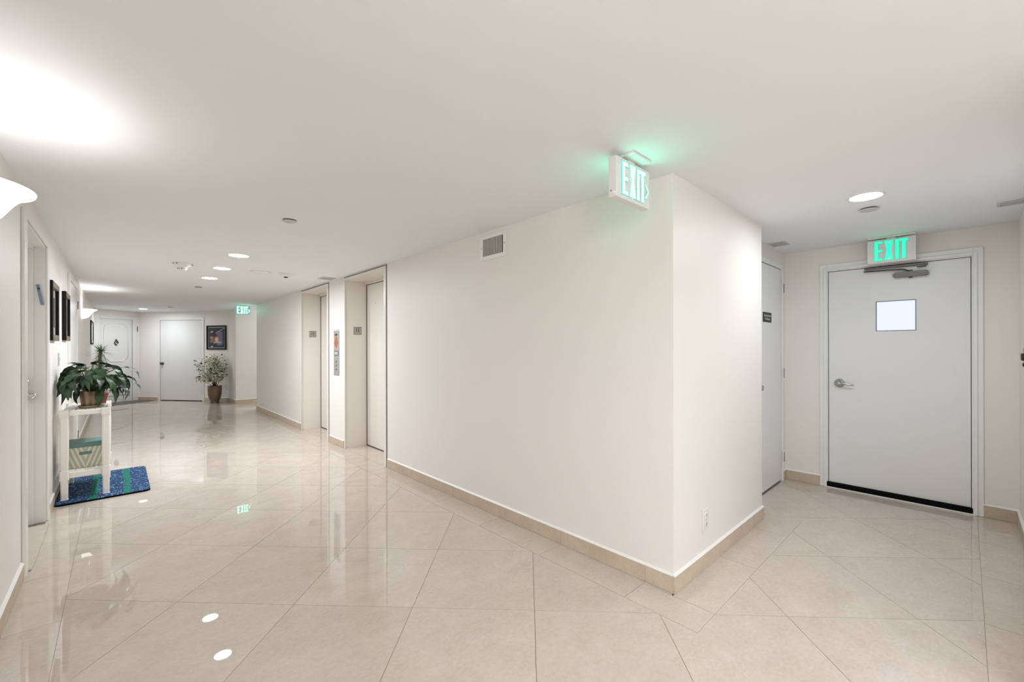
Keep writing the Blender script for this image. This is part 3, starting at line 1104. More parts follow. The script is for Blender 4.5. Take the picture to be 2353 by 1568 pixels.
mb.bbox(XE - 0.03, XE + 0.06, EXA - 0.01, EXB + 0.01, 0.0003, 0.010, 0.002)
mb.build('threshold', 'cap_white', door6)
lever_parts(door6, (XLF, 0.852, 1.045), (-1, 0, 0), (0, -1, 0))
# closer: body with rounded ends, adjusting boss, arm and slide track
mb = MB()
y0, y1, zc, hh = 0.222, 0.455, 2.055, 0.022
n = 8
poly = []
for yy, zz in ((y0 + 0.012, zc - hh), (y1 - 0.016, zc - hh), (y1 - 0.002, zc - hh * 0.6), (y1, zc + hh * 0.3), (y1 - 0.02, zc + hh), (y0 + 0.012, zc + hh), (y0, zc + hh * 0.6), (y0, zc - hh * 0.6)):
    poly.append((yy, zz))
vs = [(XLF - 0.062, yy, zz) for yy, zz in poly] + [(XLF, yy, zz) for yy, zz in poly]
k = len(poly)
mb.add(vs, [tuple(range(k)), tuple(range(k, 2 * k))] + [(i, (i + 1) % k, k + (i + 1) % k, k + i) for i in range(k)])
clo = mb.build('closer_body', 'closer_grey', door6)
mb = MB(); mb.T = Matrix.Translation((XLF - 0.03, 0.335, 2.018))
mb.lathe([(0, 0), (0.012, 0.002), (0.018, 0.016)], 16)
mb.build('closer_boss', 'closer_grey', clo)
mb = MB(); mb.T = Matrix.Translation((XLF - 0.03, 0.335, 2.077))
mb.lathe([(0.014, 0), (0.013, 0.014), (0.0, 0.016)], 16)
mb.build('closer_spindle', 'closer_grey', clo)
mb = MB()
mb.bbox(XLF - 0.05, XLF - 0.006, 0.225, 0.655, 2.128, 2.145, 0.002)
mb.build('closer_track', 'closer_grey', door6)
mb = MB()
mb.bbox(XLF - 0.052, XLF - 0.008, 0.238, 0.295, 2.112, 2.128, 0.003)
mb.build('track_slider', 'dark_steel', door6)
mb = MB()
mb.tube([(XLF - 0.03, 0.335, 2.088), (XLF - 0.035, 0.352, 2.086), (XLF - 0.04, 0.372, 2.098), (XLF - 0.044, 0.40, 2.104), (XLF - 0.05, 0.66, 2.112)], 0.006, 8)
mb.build('closer_arm', 'dark_steel', door6)

# far flush door
mb = MB(); mb.T = TF
mb.box(FDOOR[0] + 0.006, FDOOR[1] - 0.006, -0.045, -0.006, 0.02, FDOOR[2] - 0.006)
door7 = struct('door_7', mb, 'door_paint', 'wide flush white door at the far end beside the variegated tree')
mb = MB(); mb.T = TF
mb.box(FDOOR[0], FDOOR[1], -0.06, -0.03, 0.0, FDOOR[2])
mb.build('shadow_gap', 'dark_gap', door7)
mb = MB(); mb.T = TF
mb.bbox(FDOOR[0] - 0.06, FDOOR[0], -0.01, 0.014, 0, FDOOR[2] + 0.06, 0.003)
mb.bbox(FDOOR[1], FDOOR[1] + 0.06, -0.01, 0.014, 0, FDOOR[2] + 0.06, 0.003)
mb.bbox(FDOOR[0], FDOOR[1], -0.01, 0.014, FDOOR[2], FDOOR[2] + 0.06, 0.003)
mb.build('casing', 'trim_paint', door7)
for z in (0.28, 1.07, 1.99):
    mb = MB(); mb.T = TF
    mb.bbox(FDOOR[1] - 0.014, FDOOR[1] + 0.012, -0.008, 0.006, z - 0.075, z + 0.075, 0.002)
    mb.build('hinge', 'brushed_steel', door7)
mb = MB(); mb.T = TF @ Matrix.Translation((FDOOR[0] + 0.075, -0.006, 1.0)) @ Matrix.Rotation(R(-90), 4, 'X')
mb.lathe([(0, 0), (0.038, 0), (0.038, 0.008), (0.016, 0.014), (0.015, 0.034), (0.032, 0.046), (0.034, 0.06), (0.02, 0.072), (0, 0.074)], 20)
mb.build('knob', 'dark_steel', door7)

# ornate far door on the angled wall
mb = MB(); mb.T = TA
mb.box(ADOOR[0], ADOOR[1], -0.045, -0.005, 0.018, ADOOR[2] - 0.004)
door8 = struct('door_8', mb, 'door_paint', 'white panelled door with arched moulding at the far left end')
mb = MB(); mb.T = TA
mb.bbox(ADOOR[0] - 0.135, ADOOR[0] - 0.0, -0.008, 0.014, 0, ADOOR[2] + 0.085, 0.004)
mb.bbox(ADOOR[1] + 0.0, ADOOR[1] + 0.145, -0.008, 0.014, 0, ADOOR[2] + 0.085, 0.004)
mb.bbox(ADOOR[0], ADOOR[1], -0.008, 0.014, ADOOR[2], ADOOR[2] + 0.085, 0.004)
mb.build('casing', 'trim_paint', door8)
mb = MB(); mb.T = TA
for x in (ADOOR[0] - 0.004, ADOOR[1] - 0.004):
    mb.box(x, x + 0.008, -0.02, 0.003, 0.0, ADOOR[2])
mb.build('shadow_gap', 'grey_gap', door8)


def moulding(pts, closed, r=0.011):
    q = MB(); q.T = TA
    q.tube([(x, 0.0, z) for x, z in (pts + [pts[0]] if closed else pts)], r, 8)
    return q.build('panel_moulding', 'trim_paint', door8)


xm = (ADOOR[0] + ADOOR[1]) / 2
hw = 0.285
arch = [(xm - hw, 1.12), (xm - hw, 1.91)] + [(xm - hw * math.cos(t * PI / 12) * 0.97, 1.92 + 0.155 * math.sin(t * PI / 12)) for t in range(1, 12)] + [(xm + hw, 1.91), (xm + hw, 1.20)]
arch += [(xm + hw - 0.02, 1.16), (xm + hw - 0.06, 1.155), (xm + hw - 0.10, 1.12), (xm + hw - 0.115, 1.085), (xm + hw - 0.15, 1.07)]
arch += [(xm - hw + 0.15, 1.07), (xm - hw + 0.115, 1.085), (xm - hw + 0.10, 1.12), (xm - hw + 0.06, 1.155), (xm - hw + 0.02, 1.16)]
moulding(arch[1:], True)
low = [(xm - hw, 0.62), (xm - hw + 0.06, 0.64), (xm - hw + 0.11, 0.70), (xm + hw - 0.11, 0.70), (xm + hw - 0.06, 0.64), (xm + hw, 0.62), (xm + hw, 0.20), (xm - hw, 0.20)]
moulding(low, True)
mb = MB(); mb.T = TA @ Matrix.Translation((xm - 0.01, 0.012, 0))
mb.tube([(0, 0, 1.485), (0.045, 0, 1.555), (0.03, 0, 1.595), (0, 0, 1.61), (-0.03, 0, 1.595), (-0.045, 0, 1.555), (0, 0, 1.485)], 0.011, 6)
mb.tube([(-0.02, 0, 1.56), (0.0, 0, 1.585), (0.012, 0, 1.55), (0.02, 0, 1.575)], 0.007, 6)
mb.tube([(0, 0, 1.61), (0, 0, 1.645)], [0.015, 0.02], 8)
mb.build('knocker', 'dark_steel', door8)
mb = MB(); mb.T = TA
mb.bbox(ADOOR[1] + 0.108, ADOOR[1] + 0.128, 0.012, 0.022, 1.86, 2.0, 0.003)
mb.build('hinge', 'dark_steel', door8)
mb = MB(); mb.T = TA @ Matrix.Translation((ADOOR[0] + 0.06, -0.005, 1.0)) @ Matrix.Rotation(R(-90), 4, 'X')
mb.lathe([(0, 0), (0.034, 0), (0.034, 0.008), (0.016, 0.014), (0.015, 0.034), (0.03, 0.046), (0.03, 0.06), (0, 0.072)], 16)
mb.build('knob', 'steel', door8)

# ================================================================== LIGHTING FIXTURES AND ADDED FILL


def recessed_lamp(x, y, label, r=0.088, group='recessed ceiling lamps', lens='lens_white'):
    t = thing('recessed_ceiling_lamp', label, 'ceiling lamp', (x, y, H), group)
    mb = MB(); mb.T = Matrix.Translation((x, y, H))
    mb.lathe([(r + 0.020, 0.0), (r + 0.018, -0.005), (r + 0.004, -0.007), (r, -0.004), (r, 0.0)], 32)
    mb.build('trim_ring', 'white_enamel', t)
    mb = MB(); mb.T = Matrix.Translation((x, y, H - 0.0022))
    mb.lathe([(0.0, -0.0006), (r, 0.0)], 32)
    mb.build('lens', lens, t)
    return t


recessed_lamp(0.943, 5.285, 'nearest of the three lit recessed ceiling lamps before the elevators')
recessed_lamp(0.943, 6.272, 'middle of the three lit recessed ceiling lamps before the elevators')
recessed_lamp(0.943, 7.255, 'farthest of the three lit recessed ceiling lamps before the elevators')
recessed_lamp(0.45, 13.95, 'lit recessed ceiling lamp at the far end above the arched door', 0.076)
recessed_lamp(3.605, 0.448, 'large lit recessed ceiling lamp near the exit door', 0.082, lens='lens_soft')
for i, (x, y) in enumerate(FILL_DOWN):  # added fill from the ceiling behind the camera, no fixture built
    ld = bpy.data.lights.new('fill_down_light', 'AREA')
    ld.shape = 'DISK'
    ld.size = 0.17
    ld.energy = LENS_L * PI * PI * 0.085 ** 2
    ld.color = LAMP_COL[:3]
    lo = bpy.data.objects.new('fill_down_light', ld)
    C.objects.link(lo)
    lo.location = (x, y, H - 0.004)


for x, y, w_ in FILL_UP:  # added upward fill out of view, no sconce behind it
    ld = bpy.data.lights.new('fill_up_light', 'AREA')
    ld.shape = 'DISK'
    ld.size = 0.3
    ld.energy = w_
    ld.color = LAMP_COL[:3]
    lo = bpy.data.objects.new('fill_up_light', ld)
    C.objects.link(lo)
    lo.location = (x, y, 2.03)
    lo.rotation_euler = (PI, 0, 0)


def sconce(y, label):
    zr = 2.035
    t = thing('wall_sconce', label, 'wall lamp', (XL, y, 1.88), 'wall sconces on the left wall')
    mb = MB(); mb.T = Matrix.Translation((XL, y, 0))
    outer = [(0.012, 1.886), (0.045, 1.890), (0.075, 1.905), (0.100, 1.930), (0.118, 1.958), (0.135, 1.985), (0.155, 2.008), (0.180, 2.024), (0.198, 2.031), (0.200, 2.037)]
    inner = [(0.194, 2.038), (0.176, 2.030), (0.152, 2.014), (0.131, 1.991), (0.113, 1.963), (0.095, 1.935), (0.071, 1.911), (0.042, 1.897), (0.008, 1.893)]
    mb.lathe(outer + inner, 40, -PI / 2, PI / 2, sx=0.93, sy=1.12)
    mb.build('glass_bowl', 'glass_bowl', t)
    mb = MB()
    mb.bbox(XL, XL + 0.012, y - 0.05, y + 0.05, 1.90, 2.0, 0.003)
    mb.build('back_plate', 'white_enamel', t)
    mb = MB(); mb.T = Matrix.Translation((XL + 0.055, y, 1.93))
    mb.lathe([(0.0, -0.018), (0.012, -0.012), (0.014, 0.0), (0.012, 0.012), (0.0, 0.018)], 12)
    mb.build('bulb', 'lens_white', t)
    ld = bpy.data.lights.new('sconce_bulb', 'POINT')
    ld.energy = SCONCE_W
    ld.shadow_soft_size = 0.045
    ld.color = (0.94, 0.965, 1.0)
    lo = bpy.data.objects.new('sconce_bulb', ld)
    C.objects.link(lo)
    lo.location = (XL + 0.06, y, 1.965)
    return t


sconce(2.62, 'large white glass bowl sconce cut by the left edge of the picture')
sconce(9.72, 'small white glass bowl sconce farther down the left wall')


# exit signs
def exit_letters(W, Hh, st):
    """convex pieces of E X I T, lower left at 0,0, total width W"""
    P = []
    lw = W * 0.24
    x = 0.0
    P += [[(x, 0), (x + st, 0), (x + st, Hh), (x, Hh)]]
    bt = st * 0.85
    for z in (0, Hh / 2 - bt / 2, Hh - bt):
        P += [[(x + st, z), (x + lw, z), (x + lw, z + bt), (x + st, z + bt)]]
    x = W * 0.30
    lw2 = W * 0.27
    P += [[(x, 0), (x + st, 0), (x + lw2, Hh), (x + lw2 - st, Hh)], [(x + lw2 - st, 0), (x + lw2, 0), (x + st, Hh), (x, Hh)]]
    x = W * 0.62
    P += [[(x, 0), (x + st, 0), (x + st, Hh), (x, Hh)]]
    x = W * 0.74
    lw3 = W * 0.26
    P += [[(x, Hh - bt), (x + lw3, Hh - bt), (x + lw3, Hh), (x, Hh)], [(x + lw3 / 2 - st / 2, 0), (x + lw3 / 2 + st / 2, 0), (x + lw3 / 2 + st / 2, Hh - bt), (x + lw3 / 2 - st / 2, Hh - bt)]]
    return P


def exit_sign(label, T, W, HS, D, canopy, glow, arrow, lit_back):
    """local x = reading direction, local y = out of the face towards the reader, z up; origin at the middle of the box"""
    loc = T @ Vector((0, 0, 0))
    t = thing('exit_sign', label, 'exit sign', loc, 'exit signs')
    mb = MB(); mb.T = T
    mb.bbox(-W / 2, W / 2, -D / 2, D / 2, -HS / 2, HS / 2, 0.002)
    body = mb.build('housing', 'white_enamel', t)
    lw, lh = W * 0.70, HS * 0.82
    x0 = -W / 2 + W * 0.155
    z0 = -lh / 2 + HS * 0.015
    st = W * 0.078
    faces = [(1, D / 2)] + ([(-1, -D / 2)] if lit_back else [])
    for sgn, yo in faces:
        core, edge = MB(), MB()
        core.T = T
        edge.T = T
        e_ = W * 0.011
        for P in exit_letters(lw, lh, st):
            cx = sum(p[0] for p in P) / len(P)
            cz = sum(p[1] for p in P) / len(P)
            pts = [((x0 + p[0]) * sgn, z0 + p[1]) for p in P]
            core.add([(a, yo + sgn * 0.0022, b) for a, b in pts], [tuple(range(len(pts)))])
            big = []
            for p in P:
                big.append(((x0 + p[0] + (e_ if p[0] > cx else -e_)) * sgn, z0 + p[1] + (e_ if p[1] > cz else -e_)))
            edge.add([(a, yo + sgn * 0.0012, b) for a, b in big], [tuple(range(len(big)))])
        if arrow:
            ax = x0 + lw * 0.985
            h2 = HS * 0.19
            q = W * 0.035
            a_, th = W * 0.085, W * 0.045
            for s2 in (1, -1):
                pc = [(ax, s2 * h2), (ax + th, s2 * h2), (ax + a_ + th, 0), (ax + a_, 0)]
                core.add([(a * sgn, yo + sgn * 0.0022, b + z0 + lh * 0.40) for a, b in pc], [(0, 1, 2, 3)])
                pe = [(ax - e_, s2 * (h2 + e_)), (ax + th + e_, s2 * (h2 + e_)), (ax + a_ + th + e_ * 1.5, -s2 * e_), (ax + a_ - e_ * 1.5, -s2 * e_)]
                edge.add([(a * sgn, yo + sgn * 0.0012, b + z0 + lh * 0.40) for a, b in pe], [(0, 1, 2, 3)])
        edge.build('letter_edge', 'exit_edge', body)
        core.build('exit_lettering', glow, body)
    mb = MB(); mb.T = T
    cx0, cx1, cy0, cy1 = canopy
    zc_ = H - (T @ Vector((0, 0, 0))).z
    mb.bbox(cx0, cx1, cy0, cy1, zc_ - 0.014, zc_, 0.003)
    mb.box((cx0 + cx1) / 2 - 0.03, (cx0 + cx1) / 2 + 0.03, -0.012, 0.012, HS / 2 - 0.001, zc_ - 0.012)
    mb.build('canopy', 'white_enamel', t)
    return t, body


# reading direction +X, facing the camera (-Y)
TS = lambda x, y, z: Matrix(((1, 0, 0, x), (0, -1, 0, y), (0, 0, 1, z), (0, 0, 0, 1)))
sx0, sx1 = 1.824, 2.148
t, body = exit_sign('green exit sign with right arrow hanging at the wall corner', TS((sx0 + sx1) / 2, 1.213, 2.2645), sx1 - sx0, 0.205, 0.046,
                    (-0.087, 0.087, -0.073, 0.073), 'exit_glow', True, True)
for (dx, dy, m_, r_) in ((-0.1525, -0.009, 'dark_gap', 0.0035), (-0.1525, 0.012, 'red_led', 0.0032)):
    mb = MB()
    mb.T = Matrix.Translation((sx0, 1.213 - dy, 2.2645 - 0.07 - (0.012 if m_ == 'red_led' else 0))) @ Matrix.Rotation(R(-90), 4, 'Y')
    mb.lathe([(0, 0.002), (r_, 0.001), (r_, -0.001)], 10)
    mb.build('test_button' if m_ == 'dark_gap' else 'indicator_light', m_, body)
t, body = exit_sign('small green exit sign with right arrow at the far end of the hall', TS(2.086, 11.323, 2.277), 0.31, 0.203, 0.046,
                    (-0.087, 0.087, -0.073, 0.073), 'exit_glow', True, True)
# facing -X, reading direction -Y
T3 = Matrix(((0, -1, 0, 5.073), (-1, 0, 0, 0.455), (0, 0, 1, 2.266), (0, 0, 0, 1)))
exit_sign('dim green exit sign without arrow above the exit door', T3, 0.324, 0.212, 0.046, (-0.16, 0.16, -0.04, 0.05), 'exit_dim', False, False)

# ================================================================== CEILING AND WALL FITTINGS


def sprinkler(x, y, label, r=0.05):
    t = thing('sprinkler_cover', label, 'sprinkler', (x, y, H), 'flat sprinkler covers on the ceiling')
    mb = MB(); mb.T = Matrix.Translation((x, y, H))
    mb.lathe([(r * 0.86, 0.0), (r * 0.86, -0.008)], 28)
    mb.build('collar', 'vent_dark', t)
    mb = MB(); mb.T = Matrix.Translation((x, y, H - 0.008))
    mb.lathe([(0, -0.004), (r * 0.97, -0.004), (r, -0.002), (r, 0.0), (0, 0.0)], 28)
    mb.build('cover_plate', 'grille_grey', t)
    return t


sprinkler(0.974, 3.575, 'flat round sprinkler cover nearest the camera, left half of ceiling')
sprinkler(0.952, 8.459, 'flat round sprinkler cover just beyond the three ceiling lamps')
sprinkler(0.913, 12.95, 'tiny flat sprinkler cover at the far end of the hall')
sprinkler(3.945, 0.473, 'flat round sprinkler cover behind the large lamp by the exit', 0.055)


def smoke(x, y, label, s=1.0, strobe=False):
    t = thing('smoke_detector', label, 'smoke detector', (x, y, H), 'smoke detectors on the ceiling')
    mb = MB(); mb.T = Matrix.Translation((x, y, H))
    if strobe:
        mb.lathe([(0.105, 0.0), (0.105, -0.006), (0.098, -0.016), (0.066, -0.034), (0.056, -0.05), (0.0, -0.05)], 32)
        mb.build('base', 'white_plastic', t)
        mb = MB(); mb.T = Matrix.Translation((x, y, H - 0.05))
        mb.lathe([(0.046, 0.0), (0.044, -0.022), (0.030, -0.034), (0.0, -0.036)], 24)
        dome = mb.build('sensor', 'white_plastic', t)
        for k in range(14):
            a = 2 * PI * k / 14
            mb = MB(); mb.T = Matrix.Translation((x, y, H - 0.05)) @ Matrix.Rotation(a, 4, 'Z')
            mb.box(0.043, 0.0468, -0.005, 0.005, -0.022, -0.012)
            mb.build('sensor_slot', 'grille_grey' if k % 2 else 'dark_steel', dome)
        for a in (-150, -126, -28, -10):
            mb = MB(); mb.T = Matrix.Translation((x, y, H)) @ Matrix.Rotation(R(a), 4, 'Z')
            mb.box(0.085, 0.1005, -0.009, 0.009, -0.020, -0.011)
            mb.build('vent_slot', 'dark_steel', t)
    else:
        mb.lathe([(0.088, 0.0), (0.088, -0.004), (0.076, -0.016), (0.05, -0.034), (0.032, -0.044), (0.0, -0.046)], 32)
        mb.build('base', 'white_plastic', t)
        mb = MB(); mb.T = Matrix.Translation((x, y, H - 0.044))
        mb.lathe([(0.026, 0.0), (0.024, -0.010), (0.0, -0.012)], 16)
        mb.build('sensor_tip', 'black_print', t)
    return t


smoke(0.548, 6.22, 'white smoke detector with slotted rim, left of the ceiling lamps', strobe=True)
smoke(1.635, 6.17, 'conical white smoke detector with black tip near the elevators')

t = thing('ceiling_speaker', 'flat round white ceiling speaker right of the lamps', 'speaker', (1.356, 6.235, H))
mb = MB(); mb.T = Matrix.Translation((1.356, 6.235, H))
mb.lathe([(0.116, 0.0), (0.116, -0.007), (0.104, -0.010), (0.104, -0.006)], 36)
mb.build('rim', 'white_plastic', t)
mb = MB(); mb.T = Matrix.Translation((1.356, 6.235, H - 0.008))
mb.lathe([(0.0, -0.003), (0.07, -0.002), (0.104, 0.001)], 36)
mb.build('grille', 'ceiling_paint', t)


def ceiling_grille(x0, x1, y0, y1, label, along_x, n):
    t = thing('ceiling_vent', label, 'vent', ((x0 + x1) / 2, (y0 + y1) / 2, H))
    b_ = 0.014
    mb = MB()
    mb.bbox(x0, x1, y0, y0 + b_, H - 0.006, H, 0.001)
    mb.bbox(x0, x1, y1 - b_, y1, H - 0.006, H, 0.001)
    mb.bbox(x0, x0 + b_, y0 + b_, y1 - b_, H - 0.006, H, 0.001)
    mb.bbox(x1 - b_, x1, y0 + b_, y1 - b_, H - 0.006, H, 0.001)
    mb.build('frame', 'grille_grey', t)
    mb = MB()
    mb.box(x0 + b_, x1 - b_, y0 + b_, y1 - b_, H - 0.0012, H)
    mb.build('backing', 'vent_slat', t)
    for k in range(n):
        mb = MB()
        if along_x:
            c = y0 + b_ + (k + 0.5) * (y1 - y0 - 2 * b_) / n
            mb.box(x0 + b_, x1 - b_, c - 0.004, c + 0.004, H - 0.005, H - 0.001)
        else:
            c = x0 + b_ + (k + 0.5) * (x1 - x0 - 2 * b_) / n
            mb.box(c - 0.004, c + 0.004, y0 + b_, y1 - b_, H - 0.005, H - 0.001)
        mb.build('slat', 'grille_grey', t)
    return t


ceiling_grille(2.08, 2.27, 6.07, 6.30, 'small flat grey ceiling vent above the call panel', True, 9)
ceiling_grille(4.555, 4.74, 1.155, 1.298, 'small flat grey ceiling vent in the alcove by the closet door', True, 6)
ceiling_grille(4.44, 4.57, -0.287, -0.152, 'flat grey ceiling vent at the right edge of the picture', False, 6)

# wall vent
t = thing('wall_vent', 'square white wall vent with dark vertical louvres', 'vent', (XC, 2.715, 2.15))
y0, y1, z0, z1 = 2.55, 2.882, 2.152, 2.364
gy0, gy1, gz0, gz1 = 2.586, 2.846, 2.187, 2.333
mb = MB()
mb.bbox(XC - 0.008, XC, y0, gy0, z0, z1, 0.002)
mb.bbox(XC - 0.008, XC, gy1, y1, z0, z1, 0.002)
mb.bbox(XC - 0.008, XC, gy0, gy1, z0, gz0, 0.002)
mb.bbox(XC - 0.008, XC, gy0, gy1, gz1, z1, 0.002)
mb.build('frame', 'cool_trim_paint', t)
mb = MB()
mb.box(XC - 0.0008, XC, gy0, gy1, gz0, gz1)
mb.build('backing', 'vent_dark', t)
for k in range(12):
    yy = gy0 + 0.022 + (gy1 - gy0 - 0.04) * k / 11
    mb = MB(); mb.T = Matrix.Translation((XC - 0.005, yy, 0)) @ Matrix.Rotation(R(28), 4, 'Z')
    mb.box(-0.001, 0.001, -0.0055, 0.0055, gz0, gz1)
    mb.build('louvre', 'vent_slat', t)
for yy in (2.568, 2.864):
    mb = MB(); mb.T = Matrix.Translation((XC - 0.008, yy, 2.26)) @ Matrix.Rotation(R(-90), 4, 'Y')
    mb.lathe([(0, 0.0016), (0.0045, 0.001), (0.005, 0)], 10)
    mb.build('screw', 'dark_steel', t)

# outlet on the return face
t = thing('wall_outlet', 'white duplex wall outlet low on the corner wall', 'outlet', (2.735, YB, 0.23))
mb = MB()
mb.bbox(2.692, 2.782, YB - 0.008, YB, 0.232, 0.372, 0.003)
pl = mb.build('cover_plate', 'white_plastic', t)
for zz in (0.275, 0.332):
    mb = MB(); mb.T = Matrix.Translation((2.737, YB - 0.008, zz)) @ Matrix.Rotation(R(90), 4, 'X')
    mb.lathe([(0, 0.0022), (0.016, 0.0022), (0.018, 0)], 20)
    sk = mb.build('socket', 'white_enamel', pl)
    mb = MB()
    mb.box(2.730, 2.732, YB - 0.0112, YB - 0.010, zz - 0.002, zz + 0.009)
    mb.box(2.742, 2.744, YB - 0.0112, YB - 0.010, zz - 0.002, zz + 0.009)
    mb.box(2.735, 2.739, YB - 0.0112, YB - 0.010, zz - 0.011, zz - 0.007)
    mb.build('socket_slots', 'dark_gap', pl)
mb = MB(); mb.T = Matrix.Translation((2.737, YB - 0.008, 0.303)) @ Matrix.Rotation(R(90), 4, 'X')
mb.lathe([(0, 0.0015), (0.003, 0.001), (0.0035, 0)], 10)
mb.build('screw', 'steel', pl)

# light switch on the left wall (seen almost edge-on)
t = thing('light_switch', 'white light switch on the left wall behind the plant leaves', 'light switch', (XL, 6.09, 1.24))
mb = MB()
mb.bbox(XL, XL + 0.008, 6.05, 6.13, 1.235, 1.36, 0.002)
pl = mb.build('cover_plate', 'grille_grey', t)
mb = MB()
mb.bbox(XL + 0.007, XL + 0.014, 6.082, 6.098, 1.28, 1.315, 0.001)
mb.build('rocker', 'white_plastic', pl)

# fire alarm pull station on the right wall
t = thing('fire_alarm_box', 'red fire alarm box cut by the right edge of the picture', 'fire alarm', (3.90, YR, 1.272))
mb = MB()
mb.bbox(3.85, 3.955, YR, YR + 0.055, 1.272, 1.398, 0.006)
bx_ = mb.build('housing', 'red_alarm', t)
mb = MB()
mb.bbox(3.86, 3.93, YR + 0.052, YR + 0.066, 1.318, 1.362, 0.004)
mb.build('pull_handle', 'black_print', bx_)
mb = MB()
mb.bbox(3.87, 3.93, YR + 0.053, YR + 0.060, 1.284, 1.304, 0.002)
mb.build('reset_plate', 'black_print', bx_)

# ================================================================== PICTURES


def picture_left(y0, y1, z0, z1, label, dep=0.032, border=0.05, fr='black_frame', lip='frame_gilt'):
    t = thing('framed_picture', label, 'picture', (XL, (y0 + y1) / 2, z0), 'pictures on the left wall')
    for ya, yb in ((y0, y0 + border), (y1 - border, y1)):
        mb = MB()
        mb.bbox(XL + 0.002, XL + dep, ya, yb, z0, z1, 0.002)
        mb.build('frame_stile', fr, t)
    for za, zb in ((z0, z0 + border), (z1 - border, z1)):
        mb = MB()
        mb.bbox(XL + 0.002, XL + dep, y0 + border, y1 - border, za, zb, 0.002)
        mb.build('frame_rail', lip, t)
    mb = MB()
    mb.box(XL + 0.004, XL + 0.010, y0 + border, y1 - border, z0 + border, z1 - border)
    mb.build('matboard', 'matboard', t)
    mb = MB()
    mb.box(XL + 0.010, XL + 0.012, y0 + border + 0.07, y1 - border - 0.07, z0 + border + 0.07, z1 - border - 0.07)
    mb.build('print', 'glass_picture', t)
    return t


picture_left(5.21, 5.74, 1.472, 1.978, 'black framed picture on the left wall nearer the recessed door')
picture_left(6.45, 6.98, 1.49, 2.008, 'black framed picture on the left wall nearer the sconce')
picture_left(12.6, 13.7, 1.50, 2.01, 'thin framed picture at the far end of the left wall', dep=0.02, border=0.03, fr='black_frame', lip='black_frame')

# poster on the far wall
PS0, PS1, PZ0, PZ1 = 2.068, 2.645, 1.372, 2.006
PM = TF @ Vector(((PS0 + PS1) / 2, 0.0, (PZ0 + PZ1) / 2))
t = thing('framed_poster', 'black framed night-scene poster above the variegated tree', 'picture', PM)
b_ = 0.03
for nm, (a, b, c, d) in (('frame_stile', (PS0, PS0 + b_, PZ0, PZ1)), ('frame_stile', (PS1 - b_, PS1, PZ0, PZ1)), ('frame_rail', (PS0 + b_, PS1 - b_, PZ0, PZ0 + b_)), ('frame_rail', (PS0 + b_, PS1 - b_, PZ1 - b_, PZ1))):
    mb = MB(); mb.T = TF
    mb.bbox(a, b, 0.002, 0.03, c, d, 0.003)
    mb.build(nm, 'black_frame', t)
mb = MB(); mb.T = TF
mb.box(PS0 + b_, PS1 - b_, 0.004, 0.010, PZ0 + b_, PZ1 - b_)
mb.build('mount', 'stand_slot', t)
# the print keeps its own axes so that its pattern runs along the wall
mb = MB()
hw_, hz_ = (PS1 - PS0) / 2 - b_ - 0.028, (PZ1 - PZ0) / 2 - b_ - 0.028
k_ = 0.185 / hw_
mb.box(-0.185, 0.185, -0.002, 0.002, -hz_, hz_)
me = mb.mesh('print')
me.materials.append(M['night_print'])
po = bpy.data.objects.new('print', me)
C.objects.link(po)
po.parent = t
po.matrix_local = Matrix.Translation(FN * 0.012) @ Matrix(((FD.x, FN.x, 0, 0), (FD.y, FN.y, 0, 0), (0, 0, 1, 0), (0, 0, 0, 1))) @ Matrix.Diagonal((1 / k_, 1, 1, 1))

# ================================================================== PLANT STAND AND WHAT IS ON IT
SX0, SX1, SY0, SY1, SZ = -0.388, -0.058, 5.575, 6.315, 0.84
t = thing('plant_stand', 'white resin plant stand with a lower shelf on the blue mat', 'plant stand', (-0.223, 5.94, 0.0205))
stand = t
lw = 0.056
ZB = 0.0205       # top of the mat
for ix, (xa, xb) in enumerate(((SX0, SX0 + lw), (SX1 - lw, SX1))):
    for iy, (ya, yb) in enumerate(((SY0, SY0 + lw), (SY1 - lw, SY1))):
        cx, cy = (xa + xb) / 2, (ya + yb) / 2
        on_mat = cy < 6.5
        mb = MB()
        prof = [(0.0235, ZB), (0.0255, 0.20), (0.031, 0.201), (0.031, 0.285), (0.026, 0.287), (0.029, 0.40), (0.030, 0.62), (0.027, 0.775)]
        k = len(prof)
        vs, fs = [], []
        for r_, z in prof:
            c_ = r_ * 0.32
            ring = [(r_, -r_ + c_), (r_, r_ - c_), (r_ - c_, r_), (-r_ + c_, r_), (-r_, r_ - c_), (-r_, -r_ + c_), (-r_ + c_, -r_), (r_ - c_, -r_)]
            vs += [(cx + a, cy + b, z) for a, b in ring]
        for i in range(k - 1):
            for q in range(8):
                q2 = (q + 1) % 8
                fs.append((i * 8 + q, i * 8 + q2, (i + 1) * 8 + q2, (i + 1) * 8 + q))
        fs += [tuple(range(8)), tuple(range((k - 1) * 8, k * 8))]
        mb.add(vs, fs)
        mb.bbox(cx - 0.026, cx + 0.026, cy - 0.026, cy + 0.026, ZB, ZB + 0.01, 0.003)
        mb.build('leg', 'resin_white', t)
        mb = MB()
        mb.bbox(cx - 0.032, cx + 0.032, cy - 0.032, cy + 0.032, 0.772, SZ, 0.005)
        mb.build('corner_block', 'resin_white', t)
for (z0, z1, nm) in ((0.785, 0.832, 'top_rail'), (0.212, 0.268, 'shelf_rail')):
    for (a, b, c, d) in ((SX0 + lw, SX1 - lw, SY0 + 0.012, SY0 + 0.044), (SX0 + lw, SX1 - lw, SY1 - 0.044, SY1 - 0.012), (SX0 + 0.012, SX0 + 0.044, SY0 + lw, SY1 - lw), (SX1 - 0.044, SX1 - 0.012, SY0 + lw, SY1 - lw)):
        mb = MB()
        mb.bbox(a, b, c, d, z0, z1, 0.006)
        mb.build(nm, 'resin_white', t)
